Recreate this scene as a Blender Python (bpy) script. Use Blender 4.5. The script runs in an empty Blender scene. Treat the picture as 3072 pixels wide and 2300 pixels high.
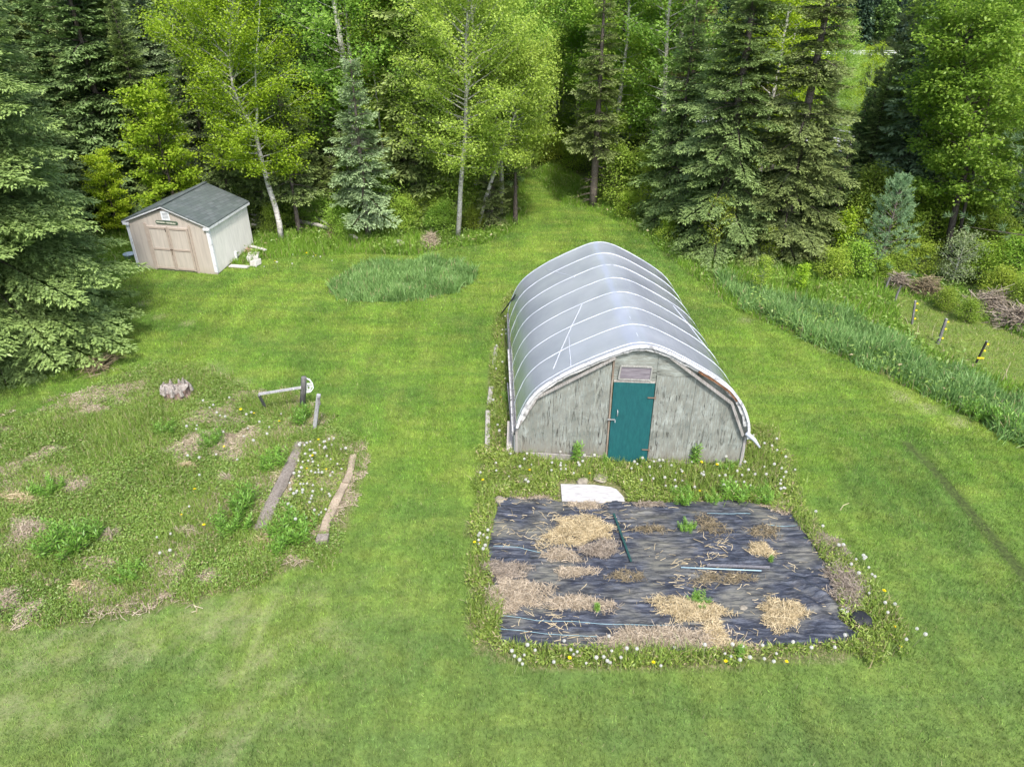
import bpy, math, random
import numpy as np
from mathutils import Vector, noise as mnoise

# ------------------------------------------------------------------ camera, sky, sun, exposure
SC = bpy.context.scene
COL = SC.collection
R = math.radians
PITCH, CAMH, FOC = R(30.0), 9.1, 2133.0          # FOC in photograph pixels (3072 wide)
cam = bpy.data.cameras.new('camera')
cam.sensor_width = 36.0
cam.lens = 36.0 * FOC / 3072.0
cam.clip_start, cam.clip_end = 0.1, 3000.0
cam_ob = bpy.data.objects.new('camera', cam)
COL.objects.link(cam_ob)
cam_ob.location = (0, 0, CAMH)
cam_ob.rotation_euler = (R(90) - PITCH, 0, 0)
SC.camera = cam_ob

SUN_EL, SUN_AZ = R(55), R(166)                    # azimuth from +Y towards +X
sun_dir = Vector((math.sin(SUN_AZ) * math.cos(SUN_EL), math.cos(SUN_AZ) * math.cos(SUN_EL), math.sin(SUN_EL)))
world = bpy.data.worlds.new("World")
SC.world = world
world.use_nodes = True
wn = world.node_tree
bg = wn.nodes['Background']
sky = wn.nodes.new('ShaderNodeTexSky')
sky.sky_type = 'NISHITA'
sky.sun_disc = False
sky.sun_elevation = SUN_EL
sky.sun_rotation = SUN_AZ
sky.dust_density = 3.0
sky.air_density = 1.0
wn.links.new(sky.outputs[0], bg.inputs[0])
bg.inputs[1].default_value = 0.15
sl = bpy.data.lights.new('sun', 'SUN')
sl.energy = 2.0
sl.angle = R(5.0)
sl.color = (1.0, 0.95, 0.86)
sun = bpy.data.objects.new('sun', sl)
COL.objects.link(sun)
sun.rotation_euler = sun_dir.to_track_quat('Z', 'Y').to_euler()
sun.location = (10, -10, 40)
SC.view_settings.view_transform = 'Standard'
SC.view_settings.look = 'None'
SC.view_settings.gamma = 1.0
SC.view_settings.exposure = 1.22
SC.cycles.max_bounces = 6
SC.cycles.diffuse_bounces = 3
SC.cycles.glossy_bounces = 2
SC.cycles.transmission_bounces = 3
SC.cycles.transparent_max_bounces = 6

rng = np.random.default_rng(7)
random.seed(7)

# ------------------------------------------------------------------ picture <-> place
_fw = np.array([0, math.cos(PITCH), -math.sin(PITCH)])
_up = np.array([0, math.sin(PITCH), math.cos(PITCH)])
_rt = np.array([1.0, 0, 0])
_C = np.array([0, 0, CAMH])


def ray(x, y):
    return _fw + _rt * (x - 1536) / FOC - _up * (y - 1150) / FOC


def at(x, y, z=0.0):
    """ground point (height z) seen at pixel x, y of the photograph"""
    d = ray(x, y)
    return _C + d * ((z - CAMH) / d[2])


def aty(x, y, Y):
    """point seen at pixel x, y that lies at distance Y in front"""
    d = ray(x, y)
    return _C + d * (Y / d[1])


def poly(pts):
    return np.array([at(*p)[:2] for p in pts])


def inside(P, pg):
    x, y = P[:, 0], P[:, 1]
    r = np.zeros(len(P), bool)
    n = len(pg)
    j = n - 1
    for i in range(n):
        xi, yi = pg[i]
        xj, yj = pg[j]
        c = ((yi > y) != (yj > y)) & (x < (xj - xi) * (y - yi) / (yj - yi + 1e-12) + xi)
        r ^= c
        j = i
    return r


def vnoise(P, s, seed=0):
    """cheap smooth value noise, array in, 0..1 out"""
    q = P[:, :2] * s + seed * 17.3
    i = np.floor(q).astype(np.int64)
    f = q - i
    f = f * f * (3 - 2 * f)

    def h(a, b):
        v = np.sin(a * 127.1 + b * 311.7 + seed * 13.7) * 43758.5453
        return v - np.floor(v)
    a, b = i[:, 0], i[:, 1]
    return (h(a, b) * (1 - f[:, 0]) + h(a + 1, b) * f[:, 0]) * (1 - f[:, 1]) + (h(a, b + 1) * (1 - f[:, 0]) + h(a + 1, b + 1) * f[:, 0]) * f[:, 1]


def sstep(a, b, x):
    t = np.clip((x - a) / (b - a), 0, 1)
    return t * t * (3 - 2 * t)


def ground_z(x, y):
    x = np.asarray(x, float)
    y = np.asarray(y, float)
    d = (x - 6) * 0.76 + (y - 27.5) * 0.65
    z = -8.5 * sstep(5, 120, d)
    z = z + 80 * sstep(186, 470, d) + 60 * sstep(60, 300, np.abs(x + 5) - 0.9 * 60) * sstep(-60, -10, -np.abs(y - 40) + 60) * 0
    # behind and left of the yard the land rises to a wooded ridge
    z = z + 60 * sstep(95, 330, -(x + 8) * 0.7 + np.maximum(y - 30, 0) * 0.75)
    return z


# ------------------------------------------------------------------ material helpers
class NT:
    def __init__(self, name):
        self.m = bpy.data.materials.new(name)
        self.m.use_nodes = True
        self.t = self.m.node_tree
        self.t.nodes.clear()
        self.out = self.t.nodes.new('ShaderNodeOutputMaterial')
        self._pos = None

    def n(self, typ, **kw):
        nd = self.t.nodes.new(typ)
        for k, v in kw.items():
            setattr(nd, k, v)
        return nd

    def put(self, sock, v):
        if v is None:
            return
        if hasattr(v, 'is_linked') or hasattr(v, 'links'):
            self.t.links.new(v, sock)
        elif isinstance(v, (tuple, list)) and len(v) == 3 and sock.type == 'RGBA':
            sock.default_value = (*v, 1)
        else:
            sock.default_value = v

    def pos(self):
        if self._pos is None:
            self._pos = self.n('ShaderNodeNewGeometry').outputs['Position']
        return self._pos

    def obj(self):
        return self.n('ShaderNodeTexCoord').outputs['Object']

    def gen(self):
        return self.n('ShaderNodeTexCoord').outputs['Generated']

    def mapv(self, v, scale=(1, 1, 1), rot=(0, 0, 0), loc=(0, 0, 0)):
        m = self.n('ShaderNodeMapping')
        self.put(m.inputs['Vector'], v)
        m.inputs['Scale'].default_value = scale
        m.inputs['Rotation'].default_value = rot
        m.inputs['Location'].default_value = loc
        return m.outputs[0]

    def noise(self, vec, scale, detail=3, rough=0.55, dist=0.0):
        nd = self.n('ShaderNodeTexNoise')
        self.put(nd.inputs['Vector'], vec)
        nd.inputs['Scale'].default_value = scale
        nd.inputs['Detail'].default_value = detail
        nd.inputs['Roughness'].default_value = rough
        nd.inputs['Distortion'].default_value = dist
        return nd.outputs['Fac']

    def ramp(self, fac, stops, interp='LINEAR'):
        nd = self.n('ShaderNodeValToRGB')
        nd.color_ramp.interpolation = interp
        els = nd.color_ramp.elements
        while len(els) < len(stops):
            els.new(0.5)
        for e, (p, c) in zip(els, stops):
            e.position = p
            e.color = (c, c, c, 1) if isinstance(c, (int, float)) else (*c, 1)
        self.put(nd.inputs[0], fac)
        return nd.outputs[0]

    def mix(self, fac, a, b, mode='MIX'):
        nd = self.n('ShaderNodeMix', data_type='RGBA', blend_type=mode)
        self.put(nd.inputs[0], fac)
        self.put(nd.inputs[6], a)
        self.put(nd.inputs[7], b)
        return nd.outputs[2]

    def math(self, op, a, b=None, clamp=False):
        nd = self.n('ShaderNodeMath', operation=op)
        nd.use_clamp = clamp
        self.put(nd.inputs[0], a)
        if b is not None:
            self.put(nd.inputs[1], b)
        return nd.outputs[0]

    def attr(self, name):
        return self.n('ShaderNodeAttribute', attribute_name=name)

    def rand(self):
        return self.n('ShaderNodeObjectInfo').outputs['Random']

    def hsv(self, col, h=0.5, s=1.0, v=1.0):
        nd = self.n('ShaderNodeHueSaturation')
        self.put(nd.inputs['Hue'], h)
        self.put(nd.inputs['Saturation'], s)
        self.put(nd.inputs['Value'], v)
        self.put(nd.inputs['Color'], col)
        return nd.outputs[0]

    def bump(self, h, strength=0.4, dist=0.02):
        nd = self.n('ShaderNodeBump')
        nd.inputs['Strength'].default_value = strength
        nd.inputs['Distance'].default_value = dist
        self.put(nd.inputs['Height'], h)
        return nd.outputs[0]

    def bsdf(self, col, rough=0.7, spec=0.3, bump=None, metal=0.0):
        p = self.n('ShaderNodeBsdfPrincipled')
        self.put(p.inputs['Base Color'], col)
        self.put(p.inputs['Roughness'], rough)
        p.inputs['Specular IOR Level'].default_value = spec
        p.inputs['Metallic'].default_value = metal
        if bump is not None:
            self.put(p.inputs['Normal'], bump)
        self.put(self.out.inputs[0], p.outputs[0])
        return self.m

    def leaf(self, col, trans=0.35, gloss=0.04, rough=0.45):
        d = self.n('ShaderNodeBsdfDiffuse')
        self.put(d.inputs[0], col)
        t = self.n('ShaderNodeBsdfTranslucent')
        self.put(t.inputs[0], col)
        m = self.n('ShaderNodeMixShader')
        m.inputs[0].default_value = trans
        self.put(m.inputs[1], d.outputs[0])
        self.put(m.inputs[2], t.outputs[0])
        g = self.n('ShaderNodeBsdfGlossy')
        g.inputs['Roughness'].default_value = rough
        m2 = self.n('ShaderNodeMixShader')
        m2.inputs[0].default_value = gloss
        self.put(m2.inputs[1], m.outputs[0])
        self.put(m2.inputs[2], g.outputs[0])
        self.put(self.out.inputs[0], m2.outputs[0])
        return self.m


def plain(name, col, rough=0.7, spec=0.3, metal=0.0, var=0.15, scale=8.0, bump=0.2, stretch=(1, 1, 1)):
    """painted / worn material: base colour broken up by object-space noise"""
    k = NT(name)
    v = k.mapv(k.obj(), scale=stretch)
    f = k.noise(v, scale, 5, 0.6)
    dark = tuple(c * (1 - var * 1.6) for c in col)
    lite = tuple(min(1, c * (1 + var)) for c in col)
    c = k.ramp(f, [(0.3, dark), (0.5, col), (0.72, lite)])
    return k.bsdf(c, rough, spec, k.bump(f, bump, 0.01), metal)


def wood(name, dark, mid, lite, grain=(14, 14, 1.2), rough=0.85):
    k = NT(name)
    v = k.mapv(k.obj(), scale=grain)
    f = k.noise(v, 3.0, 6, 0.65, 0.6)
    f2 = k.noise(k.obj(), 2.2, 3)
    c = k.ramp(f, [(0.28, dark), (0.48, mid), (0.7, lite)])
    c = k.mix(k.ramp(f2, [(0.35, 0.0), (0.7, 0.5)]), c, tuple(x * 0.72 for x in mid))
    return k.bsdf(c, rough, 0.2, k.bump(f, 0.5, 0.01))


# ------------------------------------------------------------------ object helpers
def tag(o, label=None, cat=None, group=None, kind=None):
    if label:
        o['label'] = label
    if cat:
        o['category'] = cat
    if group:
        o['group'] = group
    if kind:
        o['kind'] = kind
    return o


def empty(name, loc=(0, 0, 0), label=None, cat=None, group=None, rz=0.0):
    o = bpy.data.objects.new(name, None)
    o.empty_display_size = 0.2
    COL.objects.link(o)
    o.location = loc
    o.rotation_euler = (0, 0, rz)
    return tag(o, label, cat, group)


def link_mesh(name, me, mats, parent=None):
    for m in (mats if isinstance(mats, (list, tuple)) else [mats]):
        me.materials.append(m)
    o = bpy.data.objects.new(name, me)
    COL.objects.link(o)
    if parent is not None:
        o.parent = parent
        # meshes are written in world coordinates unless the parent sits at the origin of their local frame
    return o


def np_mesh(name, V, F, attrs=None, smooth=False):
    """V (n,3); F (m,3) or (m,4) int; attrs {name: per-vertex float array or (n,3)}"""
    V = np.ascontiguousarray(V, np.float32).reshape(-1, 3)
    F = np.ascontiguousarray(F, np.int32)
    me = bpy.data.meshes.new(name)
    k = F.shape[1]
    me.vertices.add(len(V))
    me.vertices.foreach_set('co', V.ravel())
    me.loops.add(F.size)
    me.loops.foreach_set('vertex_index', F.ravel())
    me.polygons.add(len(F))
    me.polygons.foreach_set('loop_start', np.arange(0, F.size, k, dtype=np.int32))
    me.polygons.foreach_set('loop_total', np.full(len(F), k, np.int32))
    if smooth:
        me.polygons.foreach_set('use_smooth', np.ones(len(F), bool))
    me.update(calc_edges=True)
    for an, a in (attrs or {}).items():
        a = np.asarray(a, np.float32)
        if a.ndim == 1:
            at_ = me.attributes.new(an, 'FLOAT', 'POINT')
            at_.data.foreach_set('value', a)
        else:
            at_ = me.attributes.new(an, 'FLOAT_COLOR', 'POINT')
            at_.data.foreach_set('color', np.concatenate([a, np.ones((len(a), 1), np.float32)], 1).ravel())
    return me


class MB:
    """collects shapes, links them as ONE mesh object"""

    def __init__(self, origin=(0, 0, 0)):
        self.v, self.f, self.o = [], [], np.array(origin, float)

    def add(self, V, F):
        b = len(self.v)
        self.v += [tuple(np.asarray(p, float) - self.o) for p in V]
        self.f += [tuple(i + b for i in f) for f in F]
        return self

    def box(self, c, ax, ay, az):
        """centre and three half-axis vectors"""
        c, ax, ay, az = (np.asarray(q, float) for q in (c, ax, ay, az))
        V = [c + sx * ax + sy * ay + sz * az for sz in (-1, 1) for sy in (-1, 1) for sx in (-1, 1)]
        return self.add(V, [(0, 2, 3, 1), (4, 5, 7, 6), (0, 1, 5, 4), (2, 6, 7, 3), (0, 4, 6, 2), (1, 3, 7, 5)])

    def bar(self, a, b, w, h, up=(0, 0, 1)):
        """box beam from a to b, w wide, h in the 'up' direction"""
        a, b, up = (np.asarray(q, float) for q in (a, b, up))
        d = b - a
        L = np.linalg.norm(d)
        d = d / L
        s = np.cross(d, up)
        s = s / (np.linalg.norm(s) + 1e-9)
        u = np.cross(s, d)
        return self.box((a + b) / 2, d * L / 2, s * w / 2, u * h / 2)

    def tube(self, pts, r, n=8, cap=True):
        pts = [np.asarray(p, float) for p in pts]
        rs = r if isinstance(r, (list, tuple, np.ndarray)) else [r] * len(pts)
        V, F = [], []
        ref = np.array([0.31, 0.17, 0.93])
        prev = None
        for i, p in enumerate(pts):
            d = pts[min(i + 1, len(pts) - 1)] - pts[max(i - 1, 0)]
            d = d / (np.linalg.norm(d) + 1e-9)
            if prev is None:
                s = np.cross(d, ref if abs(d @ ref) < 0.9 else np.array([1.0, 0, 0]))
            else:
                s = prev - d * (prev @ d)
            s = s / (np.linalg.norm(s) + 1e-9)
            prev = s
            u = np.cross(d, s)
            for k in range(n):
                a = 2 * math.pi * k / n
                V.append(p + rs[i] * (math.cos(a) * s + math.sin(a) * u))
        for i in range(len(pts) - 1):
            for k in range(n):
                F.append((i * n + k, i * n + (k + 1) % n, (i + 1) * n + (k + 1) % n, (i + 1) * n + k))
        if cap:
            F.append(tuple(range(n - 1, -1, -1)))
            F.append(tuple((len(pts) - 1) * n + k for k in range(n)))
        return self.add(V, F)

    def prism(self, pg, depth):
        """polygon (list of 3-D points) thickened by vector depth"""
        depth = np.asarray(depth, float)
        n = len(pg)
        V = [np.asarray(p, float) for p in pg] + [np.asarray(p, float) + depth for p in pg]
        F = [tuple(range(n - 1, -1, -1)), tuple(range(n, 2 * n))] + [(i, (i + 1) % n, n + (i + 1) % n, n + i) for i in range(n)]
        return self.add(V, F)

    def build(self, name, mat, parent=None, smooth=False, bevel=0.0):
        me = bpy.data.meshes.new(name)
        me.from_pydata([tuple(float(x) for x in p) for p in self.v], [], self.f)
        me.update()
        if smooth:
            for p in me.polygons:
                p.use_smooth = True
        o = link_mesh(name, me, mat, parent)
        if parent is None:
            o.location = self.o
        if bevel:
            b = o.modifiers.new('bevel', 'BEVEL')
            b.width = bevel
            b.segments = 2
            b.limit_method = 'ANGLE'
        return o


def copy_tree(o, parent=None):
    c = o.copy()
    COL.objects.link(c)
    if parent is not None:
        c.parent = parent
    for ch in list(o.children):
        copy_tree(ch, c)
    return c

# ------------------------------------------------------------------ plan of the yard (pixel outlines dropped on the ground)
PG = dict(
    weedbed=poly([(0, 1260), (140, 1230), (330, 1130), (480, 1090), (600, 1120), (760, 1170), (900, 1210), (1010, 1290), (1085, 1370), (1085, 1450), (1045, 1560), (1005, 1640), (900, 1705), (700, 1770), (480, 1830), (250, 1870), (0, 1890), (-300, 1880), (-300, 1300)]),
    front=poly([(1440, 1400), (1480, 1340), (1550, 1385), (2224, 1395), (2230, 1270), (2290, 1280), (2380, 1400), (2400, 1500), (2470, 1600), (2570, 1690), (2650, 1780), (2690, 1880), (2640, 1950), (2500, 1985), (2000, 2005), (1500, 1995), (1415, 1940), (1405, 1800), (1405, 1650), (1410, 1560), (1450, 1500)]),
    leftstrip=poly([(1460, 1400), (1470, 1150), (1490, 960), (1510, 895), (1545, 870), (1550, 1390)]),
    oval=poly([(985, 880), (1000, 850), (1080, 812), (1200, 792), (1330, 788), (1410, 805), (1430, 838), (1380, 868), (1300, 892), (1180, 907), (1060, 907)]),
    strip=poly([(2130, 830), (2190, 842), (2300, 890), (2420, 915), (2540, 955), (2640, 990), (2700, 1025), (2760, 1085), (2900, 1140), (3072, 1215), (3200, 1260), (3200, 1390), (3072, 1325), (2950, 1255), (2800, 1195), (2650, 1125), (2500, 1055), (2330, 975), (2240, 930), (2180, 880)]),
    pasture=poly([(2690, 885), (2850, 925), (3072, 1015), (3250, 1080), (3250, 1220), (2960, 1120), (2800, 1050), (2700, 970)]),
    fabric=poly([(1478, 1492), (1560, 1497), (1640, 1492), (1690, 1506), (1880, 1511), (2000, 1507), (2120, 1504), (2240, 1508), (2300, 1518), (2320, 1535), (2370, 1540), (2400, 1590), (2440, 1640), (2470, 1690), (2500, 1730), (2510, 1790), (2520, 1860), (2575, 1905), (2545, 1930), (2300, 1948), (2100, 1958), (1850, 1952), (1640, 1945), (1498, 1930), (1500, 1880), (1512, 1830), (1480, 1760), (1468, 1690), (1462, 1640), (1480, 1580), (1490, 1530)]),
)
# lawn edge towards the woods, left to right
EDGE_L = [(250, 790), (330, 800), (700, 800), (800, 778), (930, 768), (1080, 762), (1230, 768), (1340, 748), (1450, 735), (1530, 700), (1578, 640), (1572, 540), (1600, 520)]
EDGE_R = [(1600, 520), (1640, 570), (1690, 610), (1800, 642), (1890, 678), (2000, 765), (2080, 835), (2200, 925), (2400, 1015), (2700, 1155), (2950, 1275), (3072, 1345), (3250, 1440)]
lawn_pg = np.concatenate([poly(EDGE_L), poly(EDGE_R[1:]), np.array([[14, 4], [-14, 4], [-16, 12]]), poly([(-300, 1300), (140, 1000)])])
meadow_pg = np.concatenate([poly(EDGE_R), poly([(3300, 1000), (3072, 960), (2850, 850), (2600, 800), (2300, 790), (2100, 770), (1950, 670), (1800, 590), (1720, 520), (1660, 490)])])
rough_pg = np.concatenate([poly(EDGE_L), poly([(1580, 500), (1555, 560), (1540, 640), (1470, 690), (1370, 705), (1100, 690), (900, 690), (780, 700), (735, 740), (500, 640), (330, 700), (240, 740)])])
GH_FL, GH_FR = np.array([0.065, 12.63]), np.array([4.86, 12.215])
GH_BL, GH_BR = np.array([-0.12, 18.62]), np.array([4.66, 18.22])
gh_pg = np.array([GH_FL, GH_FR, GH_BR, GH_BL])
SH_L, SH_R = np.array([-13.32, 24.0]), np.array([-10.235, 23.33])
SH_D = np.array([0.36, 2.87])
shed_pg = np.array([SH_L, SH_R, SH_R + SH_D, SH_L + SH_D])


# ------------------------------------------------------------------ ground
def lawn_nodes(k, p):
    """colour of the mown grass, shared by soil sheet and blades"""
    n1 = k.noise(k.mapv(p, (1, 1, 0)), 0.30, 4, 0.6)
    n2 = k.noise(k.mapv(p, (1, 1, 0), rot=(0, 0, 0.5), loc=(9, 3, 0)), 1.1, 4, 0.65)
    n3 = k.noise(k.mapv(p, (0.5, 2.2, 0), rot=(0, 0, R(33))), 0.9, 4, 0.6)
    n4 = k.noise(k.mapv(p, (1, 1, 0)), 5.0, 3, 0.6)
    c = k.ramp(n1, [(0.36, (0.124, 0.242, 0.041)), (0.5, (0.195, 0.337, 0.045)), (0.64, (0.266, 0.389, 0.057))])
    c = k.mix(k.ramp(n2, [(0.44, 0.0), (0.62, 0.5)]), c, (0.294, 0.359, 0.077))
    c = k.mix(k.ramp(n3, [(0.40, 0.5), (0.54, 0.0)]), c, (0.107, 0.224, 0.037))
    sy = k.n('ShaderNodeSeparateXYZ')
    k.put(sy.inputs[0], p)
    near = k.math('ADD', k.math('MULTIPLY', sy.outputs[1], 0.1), k.math('MULTIPLY', n2, 0.8))
    c = k.mix(k.ramp(near, [(0.0, 0.0), (1.0, 0.0)]) if False else k.math('MULTIPLY', k.math('SUBTRACT', 1.62, near, True), 0.75, True), c, (0.153, 0.215, 0.082))
    c = k.hsv(c, 0.5, 1.0, k.ramp(n4, [(0.3, 0.78), (0.7, 1.2)]))
    n5 = k.noise(k.mapv(p, (1, 1, 0)), 16.0, 3, 0.65)
    n6 = k.noise(k.mapv(p, (1.9, 0.16, 0), rot=(0, 0, R(-14))), 1.2, 3, 0.5)
    c = k.hsv(c, 0.5, 1.0, k.math('MULTIPLY', k.ramp(n5, [(0.3, 0.72), (0.7, 1.28)]), k.ramp(n6, [(0.35, 0.86), (0.65, 1.12)])))
    return c


def mk_ground_mat():
    k = NT('ground_soil_and_turf')
    p = k.pos()
    msk = k.attr('mask').outputs['Color']      # r forest floor, g weedy soil, b dry thatch
    sep = k.n('ShaderNodeSeparateColor')
    k.put(sep.inputs[0], msk)
    lawn = k.mix(0.5, lawn_nodes(k, p), (0.05, 0.07, 0.022))
    f = k.noise(p, 14, 5, 0.7)
    fine = k.noise(p, 60, 3, 0.7)
    thatch = k.ramp(fine, [(0.3, (0.22, 0.20, 0.10)), (0.6, (0.42, 0.38, 0.25))])
    lawn = k.mix(k.math('MULTIPLY', sep.outputs[2], k.ramp(f, [(0.35, 0.2), (0.65, 1.0)])), lawn, thatch)
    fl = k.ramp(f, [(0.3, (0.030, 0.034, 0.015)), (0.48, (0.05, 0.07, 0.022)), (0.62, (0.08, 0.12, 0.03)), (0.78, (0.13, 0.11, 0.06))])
    weed = k.ramp(f, [(0.3, (0.06, 0.09, 0.025)), (0.5, (0.13, 0.14, 0.055)), (0.72, (0.32, 0.27, 0.18))])
    c = k.mix(sep.outputs[1], lawn, weed)
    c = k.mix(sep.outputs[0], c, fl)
    return k.bsdf(c, 0.95, 0.1, k.bump(fine, 0.6, 0.02))


TRACK = ((2720, 1330), (2790, 1400), (2880, 1500), (2960, 1590), (3040, 1690), (3120, 1800))


def build_ground():
    def axis(a, b, step, far):
        core = np.arange(a, b + 1e-6, step)
        out, s, x = [], step, b
        while x < far:
            s *= 1.14
            x += s
            out.append(x)
        lo, s, x = [], step, a
        while x > -far:
            s *= 1.14
            x -= s
            lo.append(x)
        return np.array(lo[::-1] + list(core) + out)
    xs = axis(-19, 19, 0.14, 1200)
    ys = axis(3, 38, 0.14, 1200)
    X, Y = np.meshgrid(xs, ys)
    P = np.stack([X.ravel(), Y.ravel()], 1)
    z = ground_z(P[:, 0], P[:, 1]) + 0.05 * (vnoise(P, 0.35, 3) - 0.5) * sstep(20, 26, np.abs(P[:, 0]) + 0 * P[:, 1])
    yard = inside(P, lawn_pg)
    mead = inside(P, meadow_pg) | inside(P, PG['pasture'])
    rough = inside(P, rough_pg)
    dist = np.hypot(P[:, 0] - 62, P[:, 1] - 148)
    field = sstep(72, 48, dist)
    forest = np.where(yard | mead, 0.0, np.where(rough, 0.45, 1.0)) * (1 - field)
    weed = np.clip(inside(P, PG['weedbed']) * 1.0 + inside(P, PG['front']) + inside(P, PG['leftstrip']) + inside(P, PG['strip']) * 0.8 + inside(P, PG['oval']) * 0.8 + mead * 0.25, 0, 1)
    # bleached, thin turf: lower left of the lawn, edges of the mown area
    dry = 0.42 * sstep(0.42, 0.80, vnoise(P, 0.7, 5) * 0.25 + vnoise(P, 2.6, 6) * 0.35 + vnoise(P, 7, 7) * 0.4) * sstep(-0.5, -4.5, P[:, 0]) * sstep(11, 7.5, P[:, 1])
    for px, py, r in ((600, 1120, .9), (700, 1160, .6), (430, 910, .35), (480, 950, .3), (560, 970, .3), (640, 780, .3), (2235, 960, .3), (2700, 1190, .4), (2780, 1225, .4), (2880, 1265, .4), (2480, 1048, .3)):
        c = at(px, py)[:2]
        dry = np.maximum(dry, sstep(r, 0.2 * r, np.hypot(P[:, 0] - c[0], P[:, 1] - c[1])) * (0.5 + 0.5 * vnoise(P, 4, 8)))
    tr = np.array([at(*q)[:2] for q in TRACK])
    td = np.full(len(P), 9.0)
    for a_, b_ in zip(tr[:-1], tr[1:]):
        ab = b_ - a_
        t_ = np.clip(((P - a_) @ ab) / (ab @ ab), 0, 1)
        td = np.minimum(td, np.hypot(*(P - a_ - t_[:, None] * ab).T))
    forest = np.maximum(forest, 1.0 * sstep(0.20, 0.08, td))
    mask = np.stack([forest, weed, dry * (1 - weed)], 1)
    nx, ny = len(xs), len(ys)
    i = np.arange(nx - 1)[None, :] + nx * np.arange(ny - 1)[:, None]
    i = i.ravel()
    F = np.stack([i, i + 1, i + nx + 1, i + nx], 1)
    me = np_mesh('ground', np.concatenate([P, z[:, None]], 1), F, {'mask': mask}, smooth=True)
    o = link_mesh('ground', me, mk_ground_mat())
    return tag(o, 'sloping ground of turf, weedy soil and forest floor', None, None, 'structure')


# ------------------------------------------------------------------ blades of grass and weeds (uncountable: stuff)
def blade_mesh(name, P, h, w, lean=0.5, segs=1, bend=0.6, rnd=None, zbase=None):
    """one narrow upright leaf per point; triangles for segs=1 else tapered ribbons"""
    n = len(P)
    az = rng.uniform(0, 2 * math.pi, n)
    la = rng.uniform(0, 2 * math.pi, n)
    ln = np.abs(rng.normal(0, lean, n))
    z0 = (ground_z(P[:, 0], P[:, 1]) if zbase is None else zbase) - 0.01
    base = np.stack([P[:, 0], P[:, 1], z0], 1)
    side = np.stack([np.cos(az), np.sin(az), 0 * az], 1) * (w / 2)[:, None]
    hd = np.stack([np.cos(la), np.sin(la), 0 * la], 1)
    rows = []
    for s in range(segs + 1):
        t = s / segs
        ang = ln * (0.4 + bend * t * 1.5)
        c = base + hd * (np.sin(ang) * h * t)[:, None] + np.array([0, 0, 1.0]) * (np.cos(ang) * h * t)[:, None]
        if s == segs:
            rows.append([c])
        else:
            ww = 1.0 if s == 0 else (1.0 - 0.5 * t)
            rows.append([c - side * ww, c + side * ww])
    flat = [a for r_ in rows for a in r_]
    k = len(flat)
    V = np.stack(flat, 1).reshape(-1, 3)
    b = np.arange(n)[:, None] * k
    tris = []
    for s in range(segs):
        if s == segs - 1:
            tris.append(b + np.array([[2 * s, 2 * s + 1, 2 * s + 2]]))
        else:
            tris.append(b + np.array([[2 * s, 2 * s + 1, 2 * s + 3]]))
            tris.append(b + np.array([[2 * s, 2 * s + 3, 2 * s + 2]]))
    F = np.concatenate(tris, 0)
    rnd = rng.uniform(0, 1, n) if rnd is None else rnd
    tt = np.tile(np.concatenate([[s / segs] * len(r_) for s, r_ in enumerate(rows)]), n)
    return np_mesh(name, V, F, {'rnd': np.repeat(rnd, k), 'tall': tt})


def fuzz(P, amp):
    return P + amp * (np.stack([vnoise(P, 1.7, 41) + 0.6 * vnoise(P, 5, 43), vnoise(P, 1.7, 42) + 0.6 * vnoise(P, 5, 44)], 1) - 0.8) + rng.normal(0, amp * 0.16, P.shape)


def scatter(pg, dens, excl=(), amp=0.0):
    lo, hi = pg.min(0), pg.max(0)
    n = int((hi - lo).prod() * dens)
    P = rng.uniform(lo, hi, (n, 2))
    P = P[inside(fuzz(P, amp) if amp else P, pg)]
    for e in excl:
        P = P[~inside(P, e)]
    return P


def seen(P, z=0.0, m=1.0):
    """keep points inside the photograph's view, with a margin of m metres"""
    d = P[:, 1] * math.cos(PITCH) + (CAMH - z) * math.sin(PITCH)
    return P[(np.abs(P[:, 0]) < 0.735 * d + m) & (P[:, 1] > 4.6)]


def mk_lawn_blade_mat():
    k = NT('mown_grass_blades')
    c = lawn_nodes(k, k.pos())
    r = k.attr('rnd').outputs['Fac']
    c = k.mix(k.ramp(r, [(0.0, 0.0), (0.86, 0.0), (0.90, 0.75), (1.0, 0.85)]), c, (0.27, 0.25, 0.14))
    c = k.hsv(c, 0.5, 1.0, k.ramp(k.math('FRACT', k.math('MULTIPLY', r, 7.3)), [(0, 0.6), (0.6, 1.0), (1, 1.65)]))
    return k.leaf(c, 0.3, 0.02)


def mk_blade_mat(name, dark, lite, strawfrac=0.06, straw=(0.40, 0.34, 0.19), gloss=0.03):
    k = NT(name)
    r = k.attr('rnd').outputs['Fac']
    t = k.attr('tall').outputs['Fac']
    c = k.mix(k.math('FRACT', k.math('MULTIPLY', r, 5.7)), dark, lite)
    n = k.noise(k.pos(), 0.8, 2)
    c = k.mix(k.ramp(n, [(0.4, 0.0), (0.65, 0.45)]), c, tuple(x * 0.7 for x in dark))
    c = k.mix(k.math('LESS_THAN', r, strawfrac), c, straw)
    return k.leaf(c, 0.3, gloss)


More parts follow.
